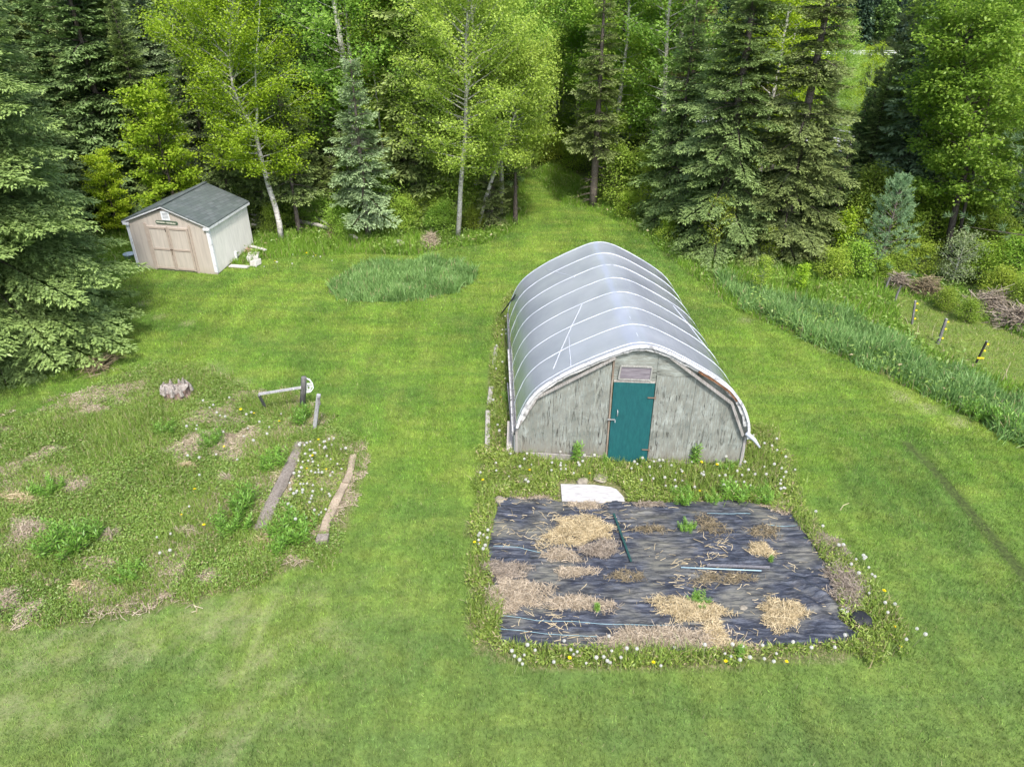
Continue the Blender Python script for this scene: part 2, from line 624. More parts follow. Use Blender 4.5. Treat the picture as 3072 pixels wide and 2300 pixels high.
def build_grass():
    holes = [PG['weedbed'], PG['front'], PG['leftstrip'], PG['oval'], gh_pg, shed_pg]
    parts = []
    P = seen(scatter(lawn_pg, 2000, [gh_pg, shed_pg, PG['fabric']]))
    Pf = fuzz(P, 0.55)
    P = P[~(inside(Pf, PG['weedbed']) | inside(Pf, PG['front']) | inside(Pf, PG['leftstrip']) | inside(P, PG['oval']))]
    d = P[:, 1]
    keep = rng.uniform(0, 1, len(P)) < np.where(d < 13, 1.0, np.where(d < 20, 0.75, 0.45))
    P = P[keep]
    d = P[:, 1]
    dry = vnoise(P, 0.7, 5) * 0.25 + vnoise(P, 2.6, 6) * 0.35 + vnoise(P, 7, 7) * 0.4
    dm = sstep(0.42, 0.80, dry) * sstep(-0.5, -4.5, P[:, 0]) * sstep(11, 7.5, P[:, 1])
    n = len(P)
    # worn wheel track on the right
    tr = np.array([at(*q)[:2] for q in TRACK])
    td = np.full(n, 9.0)
    for a, b in zip(tr[:-1], tr[1:]):
        ab = b - a
        t = np.clip(((P - a) @ ab) / (ab @ ab), 0, 1)
        td = np.minimum(td, np.hypot(*(P - a - t[:, None] * ab).T))
    rnd = rng.uniform(0, 0.88, n)
    rnd = np.where(rng.uniform(0, 1, n) < 0.05 + 0.42 * dm, rng.uniform(0.9, 1.0, n), rnd)
    h = rng.uniform(0.04, 0.10, n) * (0.75 + 0.5 * vnoise(P, 1.3, 2)) * (1 - 0.45 * dm) * np.where(td < 0.10, 0.5, 1.0)
    w = rng.uniform(0.007, 0.013, n) * np.where(d < 13, 1.0, np.where(d < 20, 1.35, 1.9))
    keep = ~((td < 0.10) & (rng.uniform(0, 1, n) < 0.85))
    P, h, w, rnd = P[keep], h[keep], w[keep], rnd[keep]
    me = blade_mesh('lawn_grass', P, h, w, 0.45, 1, rnd=rnd)
    tag(link_mesh('lawn_grass', me, mk_lawn_blade_mat()), 'short bright green mown lawn grass around the greenhouse', 'grass', None, 'stuff')

    # blue-green tall grass in the oval bed and in the long strip
    bm = mk_blade_mat('tall_grass_blue_green', (0.105, 0.235, 0.056), (0.350, 0.540, 0.185), 0.03)
    P = scatter(PG['oval'], 1900, (), 0.45)
    n = len(P)
    me = blade_mesh('tall_grass', P, rng.uniform(0.16, 0.48, n) * (0.4 + 0.9 * vnoise(P, 1.8, 4)), rng.uniform(0.02, 0.034, n), 0.55, 3)
    tag(link_mesh('tall_grass', me, bm), 'tall blue green grass filling the oval bed in the lawn', 'grass', None, 'stuff')
    P = scatter(PG['strip'], 1400, (), 0.45)
    n = len(P)
    me = blade_mesh('tall_grass', P, rng.uniform(0.18, 0.55, n) * (0.4 + 0.9 * vnoise(P, 1.3, 4)), rng.uniform(0.018, 0.03, n), 0.6, 3)
    tag(link_mesh('tall_grass', me, bm), 'long strip of tall lush grass along the right edge of the lawn', 'grass', None, 'stuff')

    # meadow between lawn and right-hand woods, pasture, rough margin on the left
    mm = mk_blade_mat('meadow_blades', (0.135, 0.285, 0.030), (0.270, 0.430, 0.055), 0.06)
    P = seen(scatter(meadow_pg, 520, [PG['strip'], PG['pasture']]), m=2)
    n = len(P)
    me = blade_mesh('meadow_grass', P, rng.uniform(0.12, 0.36, n) * (0.6 + 0.7 * vnoise(P, 0.9, 9)), rng.uniform(0.014, 0.028, n), 0.45, 2)
    tag(link_mesh('meadow_grass', me, mm), 'unmown bright green meadow grass between tall strip and woods', 'grass', None, 'stuff')
    pm = mk_blade_mat('pasture_blades', (0.166, 0.254, 0.034), (0.273, 0.351, 0.068), 0.18)
    P = seen(scatter(PG['pasture'], 600), m=3)
    n = len(P)
    me = blade_mesh('pasture_grass', P, rng.uniform(0.05, 0.11, n), rng.uniform(0.014, 0.024, n), 0.5, 1)
    tag(link_mesh('pasture_grass', me, pm), 'yellowish cropped pasture grass behind the three fence posts', 'grass', None, 'stuff')
    P = seen(scatter(rough_pg, 560, [shed_pg]), m=2)
    n = len(P)
    me = blade_mesh('rough_grass', P, rng.uniform(0.12, 0.42, n) * (0.5 + 0.8 * vnoise(P, 0.8, 11)), rng.uniform(0.014, 0.026, n), 0.4, 2)
    tag(link_mesh('rough_grass', me, mm), 'uncut rough grass along the foot of the trees behind the shed', 'grass', None, 'stuff')


# ------------------------------------------------------------------ broad-leaved weeds
def leaf_quads(C, D, N, ln, wd, fold=0.25):
    """kite shaped leaves: base points C, directions D, face normals N"""
    D = D / (np.linalg.norm(D, axis=1, keepdims=True) + 1e-9)
    S = np.cross(D, N)
    S = S / (np.linalg.norm(S, axis=1, keepdims=True) + 1e-9)
    U = np.cross(S, D)
    ln, wd = np.asarray(ln)[:, None], np.asarray(wd)[:, None]
    mid = C + D * ln * 0.45 + U * wd * fold
    return np.stack([C, mid + S * wd / 2, C + D * ln, mid - S * wd / 2], 1)


def quads_mesh(name, Q, rnd, tall=None):
    n = len(Q)
    F = np.arange(4 * n).reshape(n, 4)
    a = {'rnd': np.repeat(rnd, 4)}
    if tall is not None:
        a['tall'] = np.repeat(tall, 4)
    return np_mesh(name, Q.reshape(-1, 3), F, a)


def rand_dirs(n, zlo=-0.2, zhi=0.9):
    a = rng.uniform(0, 2 * math.pi, n)
    z = rng.uniform(zlo, zhi, n)
    r = np.sqrt(np.maximum(0.05, 1 - z * z))
    return np.stack([r * np.cos(a), r * np.sin(a), z], 1)


def weed_cover(name, P, h, ln, wd, label, mat):
    """low carpet of small leaves"""
    n = len(P)
    C = np.stack([P[:, 0], P[:, 1], ground_z(P[:, 0], P[:, 1]) + rng.uniform(0, 1, n) * h], 1)
    D = rand_dirs(n, -0.3, 0.8)
    Nn = rand_dirs(n, 0.5, 1.0)
    Q = leaf_quads(C, D, Nn, rng.uniform(0.6, 1.3, n) * ln, rng.uniform(0.7, 1.3, n) * wd)
    o = link_mesh(name, quads_mesh(name, Q, rng.uniform(0, 1, n), rng.uniform(0, 1, n)), mat)
    return tag(o, label, 'weeds', None, 'stuff')


# ------------------------------------------------------------------ greenhouse
GW = 4.81
PROF = [(0.0, 0.62), (0.02, 0.85), (0.10, 1.10), (0.24, 1.46), (0.46, 1.76), (0.78, 2.02), (1.16, 2.27), (1.58, 2.50), (1.98, 2.70), (2.25, 2.82), (2.46, 2.86), (2.70, 2.84),
        (2.95, 2.75), (3.28, 2.59), (3.63, 2.40), (4.00, 2.18), (4.31, 1.95), (4.55, 1.66), (4.70, 1.36), (4.79, 1.08), (4.80, 0.85), (4.81, 0.62)]


def smooth_profile(n):
    p = np.array(PROF)
    d = np.r_[0, np.cumsum(np.hypot(*np.diff(p, axis=0).T))]
    q = np.linspace(0, d[-1], n)
    x = np.interp(q, d, p[:, 0])
    z = np.interp(q, d, p[:, 1])
    for _ in range(3):
        x[1:-1] = (x[:-2] + 2 * x[1:-1] + x[2:]) / 4
        z[1:-1] = (z[:-2] + 2 * z[1:-1] + z[2:]) / 4
    return np.stack([x, z], 1)


def G(u, t, z):
    """greenhouse point: u metres across the front, t 0 front .. 1 back, height z"""
    s = u / GW
    f = GH_FL + (GH_FR - GH_FL) * s
    b = GH_BL + (GH_BR - GH_BL) * s
    p = f + (b - f) * t
    return np.array([p[0], p[1], z])


def mk_film():
    k = NT('cloudy_polythene_film')
    p = k.obj()
    n1 = k.noise(k.mapv(p, (1.0, 0.5, 1.0)), 1.3, 3)
    n2 = k.noise(k.mapv(p, (7, 1.2, 3), rot=(0, 0, 0.5)), 2.2, 4, 0.6)
    h = k.math('ADD', k.math('MULTIPLY', n1, 0.8), k.math('MULTIPLY', n2, 0.12))
    bp = k.bump(h, 0.35, 0.06)
    n3 = k.noise(k.mapv(p, (1, 1, 1)), 0.9, 4)
    col = k.ramp(n3, [(0.35, (0.42, 0.455, 0.525)), (0.65, (0.53, 0.565, 0.635))])
    d = k.n('ShaderNodeBsdfDiffuse')
    k.put(d.inputs[0], col)
    t = k.n('ShaderNodeBsdfTranslucent')
    k.put(t.inputs[0], (0.60, 0.63, 0.68))
    tr = k.n('ShaderNodeBsdfTransparent')
    k.put(tr.inputs[0], (0.92, 0.94, 0.96))
    m1 = k.n('ShaderNodeMixShader')
    m1.inputs[0].default_value = 0.30
    k.put(m1.inputs[1], d.outputs[0])
    k.put(m1.inputs[2], t.outputs[0])
    m2 = k.n('ShaderNodeMixShader')
    m2.inputs[0].default_value = 0.12
    k.put(m2.inputs[1], m1.outputs[0])
    k.put(m2.inputs[2], tr.outputs[0])
    g = k.n('ShaderNodeBsdfGlossy')
    g.inputs['Roughness'].default_value = 0.17
    k.put(g.inputs['Normal'], bp)
    fr = k.n('ShaderNodeFresnel')
    fr.inputs[0].default_value = 1.5
    k.put(fr.inputs['Normal'], bp)
    m3 = k.n('ShaderNodeMixShader')
    k.put(m3.inputs[0], k.math('MULTIPLY', fr.outputs[0], 1.6, True))
    k.put(m3.inputs[1], m2.outputs[0])
    k.put(m3.inputs[2], g.outputs[0])
    k.put(k.out.inputs[0], m3.outputs[0])
    return k.m


def mk_plywood(name, vertical=True, tone=1.0):
    k = NT(name)
    p = k.obj()
    off = k.n('ShaderNodeTexWhiteNoise', noise_dimensions='1D')
    k.put(off.inputs['W'], k.attr('sheet').outputs['Fac'])
    add = k.n('ShaderNodeVectorMath', operation='ADD')
    k.put(add.inputs[0], p)
    sc = k.n('ShaderNodeVectorMath', operation='SCALE')
    k.put(sc.inputs[0], off.outputs['Color'])
    sc.inputs['Scale'].default_value = 30
    k.put(add.inputs[1], sc.outputs[0])
    v = add.outputs[0]
    st = (9, 9, 1.1) if vertical else (1.1, 1.1, 9)
    g1 = k.noise(k.mapv(v, st), 1.4, 6, 0.62, 2.6)
    g2 = k.noise(k.mapv(v, tuple(3 * q for q in st)), 1.6, 5, 0.6, 0.5)
    blot = k.noise(v, 2.6, 5, 0.62, 0.8)
    T = tone * 0.66
    c = k.ramp(blot, [(0.34, (0.20 * T, 0.225 * T, 0.205 * T)), (0.5, (0.335 * T, 0.37 * T, 0.345 * T)), (0.64, (0.48 * T, 0.525 * T, 0.49 * T))])
    c = k.mix(k.ramp(g2, [(0.46, 0.7), (0.58, 0.0)]), c, (0.20, 0.20, 0.17))
    crack = k.math('MULTIPLY', k.ramp(g1, [(0.35, 1.0), (0.40, 0.85), (0.44, 0.0)]), k.ramp(k.noise(v, 2.7, 3), [(0.40, 0.15), (0.58, 1.0)]))
    c = k.mix(crack, c, (0.055, 0.055, 0.05))
    c = k.mix(k.ramp(g1, [(0.58, 0.0), (0.68, 0.6)]), c, (0.38, 0.41, 0.37))
    z = k.n('ShaderNodeSeparateXYZ')
    k.put(z.inputs[0], p)
    damp = k.math('MULTIPLY', k.ramp(z.outputs[2], [(0.1, 0.85), (0.55, 0.0)]), k.ramp(blot, [(0.3, 1.0), (0.62, 0.3)]))
    c = k.mix(damp, c, (0.23, 0.20, 0.165))
    return k.bsdf(c, 0.9, 0.15, k.bump(k.math('SUBTRACT', g2, crack), 0.5, 0.006))


def mk_peeling(name, base=(0.62, 0.62, 0.62), dark=(0.10, 0.095, 0.09), lo=0.42):
    k = NT(name)
    p = k.obj()
    f = k.noise(p, 7, 6, 0.7, 1.0)
    f2 = k.noise(p, 1.7, 3)
    c = k.ramp(f, [(lo - 0.1, dark), (lo, tuple(b * 0.6 for b in base)), (lo + 0.08, base), (0.75, tuple(min(1, b * 1.12) for b in base))])
    c = k.mix(k.ramp(f2, [(0.45, 0.0), (0.7, 0.45)]), c, tuple(b * 0.65 for b in base))
    return k.bsdf(c, 0.8, 0.2, k.bump(f, 0.5, 0.01))


def build_greenhouse():
    O = G(GW / 2, 0, 0)
    gh = empty('greenhouse', O, 'hoop greenhouse with cloudy plastic cover, grey plywood front and teal door', 'greenhouse')
    film = mk_film()
    NU, NT_ = 73, 57
    sp = smooth_profile(NU)
    pipe_m = plain('white_plastic_pipe', (0.46, 0.49, 0.55), 0.35, 0.4, var=0.04)
    grey_m = wood('grey_weathered_board', (0.13, 0.12, 0.11), (0.30, 0.285, 0.27), (0.45, 0.43, 0.41))
    ply_v = mk_plywood('weathered_plywood_vertical')
    ply_h = mk_plywood('weathered_plywood_horizontal', False, 1.12)
    peel = mk_peeling('peeling_white_batten', (0.48, 0.48, 0.48))
    rust = mk_peeling('rusty_edge_metal', (0.26, 0.13, 0.07), (0.10, 0.05, 0.035), 0.45)
    # cover, sagging a little between the hoops
    V = []
    nrm = np.gradient(sp, axis=0)
    nrm = np.stack([-nrm[:, 1], nrm[:, 0]], 1)
    nrm /= np.linalg.norm(nrm, axis=1, keepdims=True)
    for j in range(NT_):
        t = j / (NT_ - 1)
        ph = abs(math.sin(math.pi * t * 7))
        for i in range(NU):
            q = i / (NU - 1)
            sag = 0.009 * ph * math.sin(math.pi * q) ** 0.5
            wob = 0.005 * (mnoise.noise((q * 22, t * 9, 1.7)))
            u, z = sp[i] - nrm[i] * (sag - wob)
            V.append(G(u, -0.012 + 1.02 * t, z) - O)
    i = np.arange(NU - 1)[None, :] + NU * np.arange(NT_ - 1)[:, None]
    i = i.ravel()
    F = np.stack([i, i + 1, i + NU + 1, i + NU], 1)
    link_mesh('plastic_cover', np_mesh('plastic_cover', np.array(V), F, smooth=True), film, gh)
    # hoops, ridge pole, purlins, wind braces
    inn = sp - nrm * 0.008
    for h in range(8):
        t = h / 7
        mb = MB(O).tube([G(u, t if h else 0.004, z) for u, z in inn[::2]], 0.017, 8)
        mb.build('hoop', pipe_m, gh, True)
    iR = int(np.argmax(sp[:, 1]))
    MB(O).tube([G(sp[iR, 0], t, sp[iR, 1] - 0.026) for t in np.linspace(0.005, 0.995, 30)], 0.017, 8).build('ridge_pole', pipe_m, gh, True)
    for fr in (0.17, 0.83):
        k = int(fr * (NU - 1))
        u, z = sp[k] - nrm[k] * 0.030
        MB(O).tube([G(u, t, z) for t in np.linspace(0.005, 0.995, 8)], 0.018, 8).build('purlin', pipe_m, gh, True)

    def on(k, t, off=-0.003):
        i0 = int(k)
        f = k - i0
        p = sp[i0] * (1 - f) + sp[i0 + 1] * f
        q = nrm[i0] * (1 - f) + nrm[i0 + 1] * f
        u, z = p - q * (off + 0.008 * abs(math.sin(math.pi * t * 7)))
        return G(u, t, z)
    for (ka, ta), (kb, tb) in (((17, 0.05), (27, 0.43)), ((20, 0.93), (27, 0.70)), ((22, 0.22), (21, 0.01)), ((52, 0.55), (57, 0.28))):
        MB(O).tube([on(ka + (kb - ka) * q, ta + (tb - ta) * q) for q in np.linspace(0, 1, 30)], 0.008, 6).build('brace', pipe_m, gh, True)

    # plywood front: separate sheets with seams, following the arch, leaving the door opening
    def top(u):
        return float(np.interp(u, sp[:, 0], sp[:, 1])) - 0.035

    def sheet(lst, u0, u1, z0, z1, sid, back=0.0):
        us = np.linspace(u0, u1, max(2, int((u1 - u0) / 0.02)))
        us = us[[top(q) > z0 + 0.004 for q in us]]
        u0, u1 = us[0], us[-1]
        pg = [(u0, z0), (u1, z0)] + [(u, min(z1, top(u))) for u in us[::-1]]
        lst.append(([G(u, -0.004 + back, z) for u, z in pg], sid))
    A, Hh = [], []
    DL, DR, DT = 1.985, 2.815, 1.965
    g = 0.006
    seams_l = [0.02, 0.78, DL - 0.03]
    sheet(A, 0.02, 0.79, 0.10, 9, 1)
    sheet(A, 0.79 + g, DL - 0.05, 0.13, 2.33, 2)
    sheet(A, 0.79 + g, DL - 0.05, 2.336, 9, 3)
    sheet(A, DR + 0.02, 3.62, 0.08, 2.14, 4)
    sheet(A, 3.62 + g, 4.79, 0.08, 9, 5)
    sheet(Hh, DR + 0.012, 4.3, 2.147, 9, 6)
    sheet(Hh, DL - 0.035, DR + 0.006, DT + 0.055, 9, 7)

    def plates(lst, name, m):
        VV, FF, sid = [], [], []
        th = np.array([0.0, 0.018, 0])
        me = bpy.data.meshes.new(name)
        for pg, s in lst:
            b = len(VV)
            n = len(pg)
            VV += [tuple(p - O) for p in pg] + [tuple(p + th - O) for p in pg]
            FF += [tuple(b + q for q in range(n)), tuple(b + n + q for q in range(n - 1, -1, -1))] + [(b + (q + 1) % n, b + q, b + n + q, b + n + (q + 1) % n) for q in range(n)]
            sid += [float(s)] * (2 * n)
        me.from_pydata(VV, [], FF)
        a = me.attributes.new('sheet', 'FLOAT', 'POINT')
        a.data.foreach_set('value', np.array(sid, np.float32))
        return link_mesh(name, me, m, gh)
    plates(A, 'front_wall', ply_v)
    plates(Hh, 'header_panel', ply_h)
    # backing behind the seams
    mb = MB(O)
    us = np.linspace(0.03, 4.78, 60)
    mb.prism([G(0.03, 0.004, 0.02), G(DL - 0.01, 0.004, 0.02)] + [G(u, 0.004, top(u) - 0.02) for u in us[::-1] if u < DL - 0.01] + [G(0.03, 0.004, 0.5)], (0, 0.03, 0))
    mb.prism([G(DR + 0.01, 0.004, 0.02), G(4.78, 0.004, 0.02)] + [G(u, 0.004, top(u) - 0.02) for u in us[::-1] if u > DR + 0.01], (0, 0.03, 0))
    mb.prism([G(DL - 0.01, 0.004, DT + 0.03), G(DR + 0.01, 0.004, DT + 0.03)] + [G(u, 0.004, top(u) - 0.02) for u in us[::-1] if DL < u < DR], (0, 0.03, 0))
    mb.build('wall_framing', wood('dark_old_framing', (0.03, 0.027, 0.024), (0.07, 0.06, 0.05), (0.11, 0.1, 0.09)), gh)
    # end wall at the back
    mb = MB(O)
    mb.prism([G(0.03, 0.995, 0.0), G(4.78, 0.995, 0.0)] + [G(u, 0.995, top(u)) for u in us[::-1]], (0, 0.02, 0))
    mb.build('back_wall', plain('dull_plywood_back', (0.30, 0.31, 0.28), 0.9), gh)
    # door
    k = NT('teal_paint')
    f = k.noise(k.mapv(k.obj(), (5, 5, 1.2)), 4, 5, 0.6)
    f2 = k.noise(k.obj(), 2.2, 3)
    c = k.ramp(f, [(0.3, (0.008, 0.072, 0.080)), (0.55, (0.011, 0.094, 0.100)), (0.75, (0.016, 0.112, 0.116))])
    c = k.mix(k.ramp(f2, [(0.45, 0), (0.7, 0.35)]), c, (0.012, 0.082, 0.098))
    teal = k.bsdf(c, 0.55, 0.35, k.bump(f, 0.15, 0.004))
    mb = MB(O)
    for pg in ([(DL, 0.03), (DR, 0.025), (DR - 0.005, DT + 0.015), (DL + 0.005, DT - 0.005)],):
        mb.prism([G(u, -0.011, z) for u, z in pg], (0, 0.045, 0))
    door = mb.build('door', teal, gh, bevel=0.004)
    steel = plain('dull_steel', (0.42, 0.44, 0.45), 0.5, 0.5, 0.6, 0.1)
    mb = MB(O)
    mb.tube([G(2.10, -0.016, 1.20), G(2.10, -0.024, 1.22), G(2.10, -0.024, 1.33), G(2.10, -0.016, 1.35)], 0.009, 6)
    mb.build('handle', steel, door, True)
    mb = MB(O)
    mb.box(G(1.99, -0.0155, 1.10), (0.075, -0.006, 0), (0, 0.006, 0), (0, 0, 0.014))
    mb.tube([G(2.06, -0.018, 1.12), G(2.06, -0.03, 1.09), G(2.06, -0.018, 1.06)], 0.008, 6)
    mb.build('latch', steel, door)
    for z in (1.66, 0.38):
        mb = MB(O)
        mb.box(G(2.76, -0.0145, z), (0.075, -0.006, 0), (0, 0.004, 0), (0, 0, 0.011))
        mb.tube([G(2.835, -0.015, z - 0.035), G(2.835, -0.015, z + 0.035)], 0.009, 6)
        mb.build('hinge', plain('rusty_hinge', (0.20, 0.13, 0.09), 0.7), door)
    # jamb strips
    MB(O).bar(G(DL - 0.026, -0.007, 0.06), G(DL - 0.026, -0.007, DT + 0.5), 0.035, 0.02, (0, 1, 0)).build('door_jamb', wood('stained_jamb', (0.05, 0.04, 0.03), (0.22, 0.17, 0.13), (0.40, 0.36, 0.31)), gh)
    MB(O).bar(G(DL, -0.007, DT + 0.03), G(DR, -0.007, DT + 0.035), 0.03, 0.036).build('door_lintel', wood('lintel_board', (0.15, 0.14, 0.13), (0.36, 0.34, 0.31), (0.5, 0.48, 0.45)), gh)
    # vent hatch
    pur = wood('purple_grey_hatch_board', (0.08, 0.07, 0.085), (0.20, 0.18, 0.205), (0.31, 0.29, 0.31), (1.2, 1.2, 14))
    mb = MB(O)
    mb.prism([G(u, -0.0095, z) for u, z in ((2.09, 2.075), (2.69, 2.07), (2.70, 2.33), (2.115, 2.335))], (0, 0.022, 0))
    hatch = mb.build('vent_hatch', pur, gh)
    mb = MB(O)
    for a, b in (((2.075, 2.05), (2.70, 2.05)), ((2.10, 2.35), (2.71, 2.35)), ((2.075, 2.066), (2.10, 2.334)), ((2.705, 2.066), (2.715, 2.334))):
        mb.bar(G(a[0], -0.0105, a[1]), G(b[0], -0.0105, b[1]), 0.028, 0.026, (0, 1, 0))
    mb.build('hatch_frame', wood('hatch_frame_wood', (0.12, 0.12, 0.11), (0.30, 0.30, 0.28), (0.46, 0.47, 0.44)), hatch)
    # base boards
    for u0, u1, z in ((0.33, 1.98, 0.135), (2.83, 3.82, 0.095)):
        MB(O).bar(G(u0, -0.012, z - 0.065), G(u1, -0.012, z - 0.075), 0.035, 0.16).build('base_board', grey_m, gh, bevel=0.004)
    # batten along the arch: face strip and rolled film edge
    k0, k1 = 4, NU - 6
    def strip_(name, ka, kb, inner, outer, t0, t1, m, wob=0.0):
        V, F = [], []
        ids = list(range(ka, kb + 1))
        for q, i_ in enumerate(ids):
            w_ = wob * mnoise.noise((q * 0.7, inner * 31, 0.3))
            for off, t in ((outer, t0), (inner + w_, t0), (inner + w_, t1), (outer, t1)):
                u, z = sp[i_] - nrm[i_] * off
                V.append(G(u, t, z))
        for q in range(len(ids) - 1):
            for a in range(4):
                F.append((4 * q + a, 4 * q + (a + 1) % 4, 4 * q + 4 + (a + 1) % 4, 4 * q + 4 + a))
        F += [(0, 3, 2, 1), tuple(4 * (len(ids) - 1) + a for a in range(4))]
        return MB(O).add(V, F).build(name, m, gh)
    strip_('arch_batten', k0, k1, 0.105, 0.006, -0.020, -0.0065, peel, 0.03)
    strip_('rolled_film_edge', k0 - 2, k1 + 3, 0.035, -0.016, -0.026, -0.0205, mk_peeling('dirty_rolled_film', (0.58, 0.59, 0.62), (0.20, 0.19, 0.20), 0.38), 0.012)
    strip_('rust_strip', 49, 60, 0.085, 0.035, -0.0235, -0.0204, rust, 0.03)
    for (ua, za), (ub, zb) in (((0.44, 1.55), (1.98, 2.545)), ((0.07, 0.84), (0.44, 1.55)), ((2.96, 2.66), (4.36, 1.62)), ((4.36, 1.62), (4.70, 0.86))):
        MB(O).bar(G(ua, -0.016, za), G(ub, -0.016, zb), 0.03, 0.055, (0, -1, 0) if False else (0, 0, 1)).build('nailing_batten', grey_m, gh)
    # loose pipe end low on the right, corner posts, side boards and side battens
    MB(O).tube([G(4.74, -0.02, 0.95), G(4.90, -0.03, 0.83), G(5.02, -0.04, 0.68)], [0.05, 0.04, 0.02], 8).build('pipe_end', pipe_m, gh, True)
    for u in (0.03, 4.775):
        MB(O).bar(G(u, -0.006, 0.0), G(u, -0.006, 0.85), 0.05, 0.05, (0, 1, 0)).build('corner_post', grey_m, gh)
    MB(O).bar(G(4.72, -0.016, 0.07), G(4.78, -0.016, 0.07), 0.05, 0.14).build('corner_block', peel, gh)
    darkb = wood('dark_grey_batten', (0.06, 0.06, 0.065), (0.17, 0.17, 0.18), (0.36, 0.36, 0.38))
    for u in (-0.012, 4.822):
        mb = MB(O)
        mb.bar(G(u, 0.0, 0.62), G(u, 1.0, 0.62), 0.03, 0.09)
        mb.build('hip_board', darkb, gh)
        MB(O).bar(G(u * 1.0, 0.0, 0.26), G(u * 1.0, 1.0, 0.26), 0.025, 0.52).build('side_wall', plain('side_film_panel', (0.36, 0.38, 0.38), 0.6), gh)
    MB(O).bar(G(-0.05, 0.0, 0.60), G(-0.045, 0.62, 0.66), 0.035, 0.05).build('rolled_side_curtain', peel, gh)
    MB(O).bar(G(-0.06, -0.005, 0.55), G(-0.10, 0.40, 0.42), 0.03, 0.045).build('curtain_pole', darkb, gh)
    return gh


def build_gh_surroundings():
    grey = wood('silver_grey_plank', (0.16, 0.15, 0.14), (0.36, 0.34, 0.31), (0.52, 0.50, 0.46))
    dark = wood('dark_stake_wood', (0.03, 0.03, 0.03), (0.09, 0.09, 0.085), (0.18, 0.17, 0.16))
    # leaning prop at the far left corner
    a, b = at(1501, 945, 0.0), aty(1548, 882, 18.0)
    tag(MB(a).tube([a, b], 0.022, 8).build('prop_pole', dark), 'dark pole propped against the far left corner of the greenhouse', 'pole')
    # grey panel and thin white stick by the near left corner
    p0, p1 = at(1519, 1368), at(1537, 1368)
    tag(MB(p0).prism([p0, p1, p1 + np.array([0.02, 0.75, 0.42]), p0 + np.array([0.02, 0.75, 0.42])], (0, 0.02, -0.03)).build('leaning_board', grey), 'grey board leaning along the left side of the greenhouse by its front corner', 'board')
    a, b = at(1527, 1372), at(1523, 1283, 0.25)
    tag(MB(a).tube([a, b], 0.016, 6).build('white_stick', plain('pale_stick', (0.62, 0.58, 0.52), 0.8)), 'thin pale stick standing at the left front corner of the greenhouse', 'stick')
    # edging planks along the left strip
    for i, (q0, q1, lab) in enumerate((((1464, 1238), (1462, 1350), 'nearest sunken edging plank in the weeds left of the greenhouse'), ((1474, 1165), (1468, 1212), 'middle sunken edging plank in the weeds left of the greenhouse'), ((1488, 1045), (1482, 1105), 'farthest sunken edging plank in the weeds left of the greenhouse'))):
        a, b = at(*q0), at(*q1)
        tag(MB(a).bar(a + [0, 0, 0.03], b + [0, 0, 0.03], 0.11, 0.10).build('edging_plank', grey, bevel=0.01), lab, 'plank', 'edging planks left of the greenhouse')
    # whitewashed plywood step
    k = NT('bleached_plywood')
    f = k.noise(k.mapv(k.obj(), (1.2, 9, 1)), 4, 6, 0.65, 0.8)
    c = k.ramp(f, [(0.3, (0.25, 0.245, 0.245)), (0.46, (0.38, 0.375, 0.375)), (0.7, (0.47, 0.465, 0.46))])
    m = k.bsdf(c, 0.8, 0.2, k.bump(f, 0.4, 0.006))
    pg = [(1686, 1500), (1772, 1506), (1876, 1511), (1871, 1490), (1850, 1467), (1832, 1460), (1780, 1453), (1682, 1451)]
    pts = [at(x, y, 0.05) for x, y in pg]
    tag(MB(pts[0]).prism(pts[::-1], (0, 0, -0.03)).build('plywood_sheet', m), 'bleached white plywood sheet lying at the edge of the black cloth', 'plywood sheet')
    # stones beside it
    st = plain('pale_field_stone', (0.25, 0.225, 0.18), 0.9, var=0.25, scale=9, bump=0.6)
    for (x, y, s, lab) in ((1572, 1441, 0.17, 'flat buff stone in the weeds, leftmost of three near the plywood'), (1747, 1445, 0.12, 'small buff stone just above the plywood sheet'), (1803, 1437, 0.15, 'broad flat stone right of the small one above the plywood'),
                          (2229, 1826, 0.07, 'lone squarish grey stone lying on the black cloth'), (1500, 1500, 0.11, 'tan stone holding the top left corner of the black cloth')):
        rock(at(x, y), s, st, lab)


def rock(p, s, m, lab, flat=0.4, group=None):
    import bmesh
    bm = bmesh.new()
    bmesh.ops.create_icosphere(bm, subdivisions=3, radius=1.0)
    sd = rng.uniform(0, 100)
    for v in bm.verts:
        d = 1 + 0.35 * mnoise.noise(v.co * 1.2 + Vector((sd, 0, 0))) + 0.12 * mnoise.noise(v.co * 3.5 + Vector((sd, 5, 0)))
        v.co *= d
        v.co.z *= flat
        v.co *= s
    me = bpy.data.meshes.new('stone')
    bm.to_mesh(me)
    bm.free()
    for q in me.polygons:
        q.use_smooth = True
    o = link_mesh('stone', me, m)
    o.location = (p[0], p[1], s * flat * 0.45)
    o.rotation_euler = (0, 0, rng.uniform(0, 6))
    return tag(o, lab, 'stone', group)


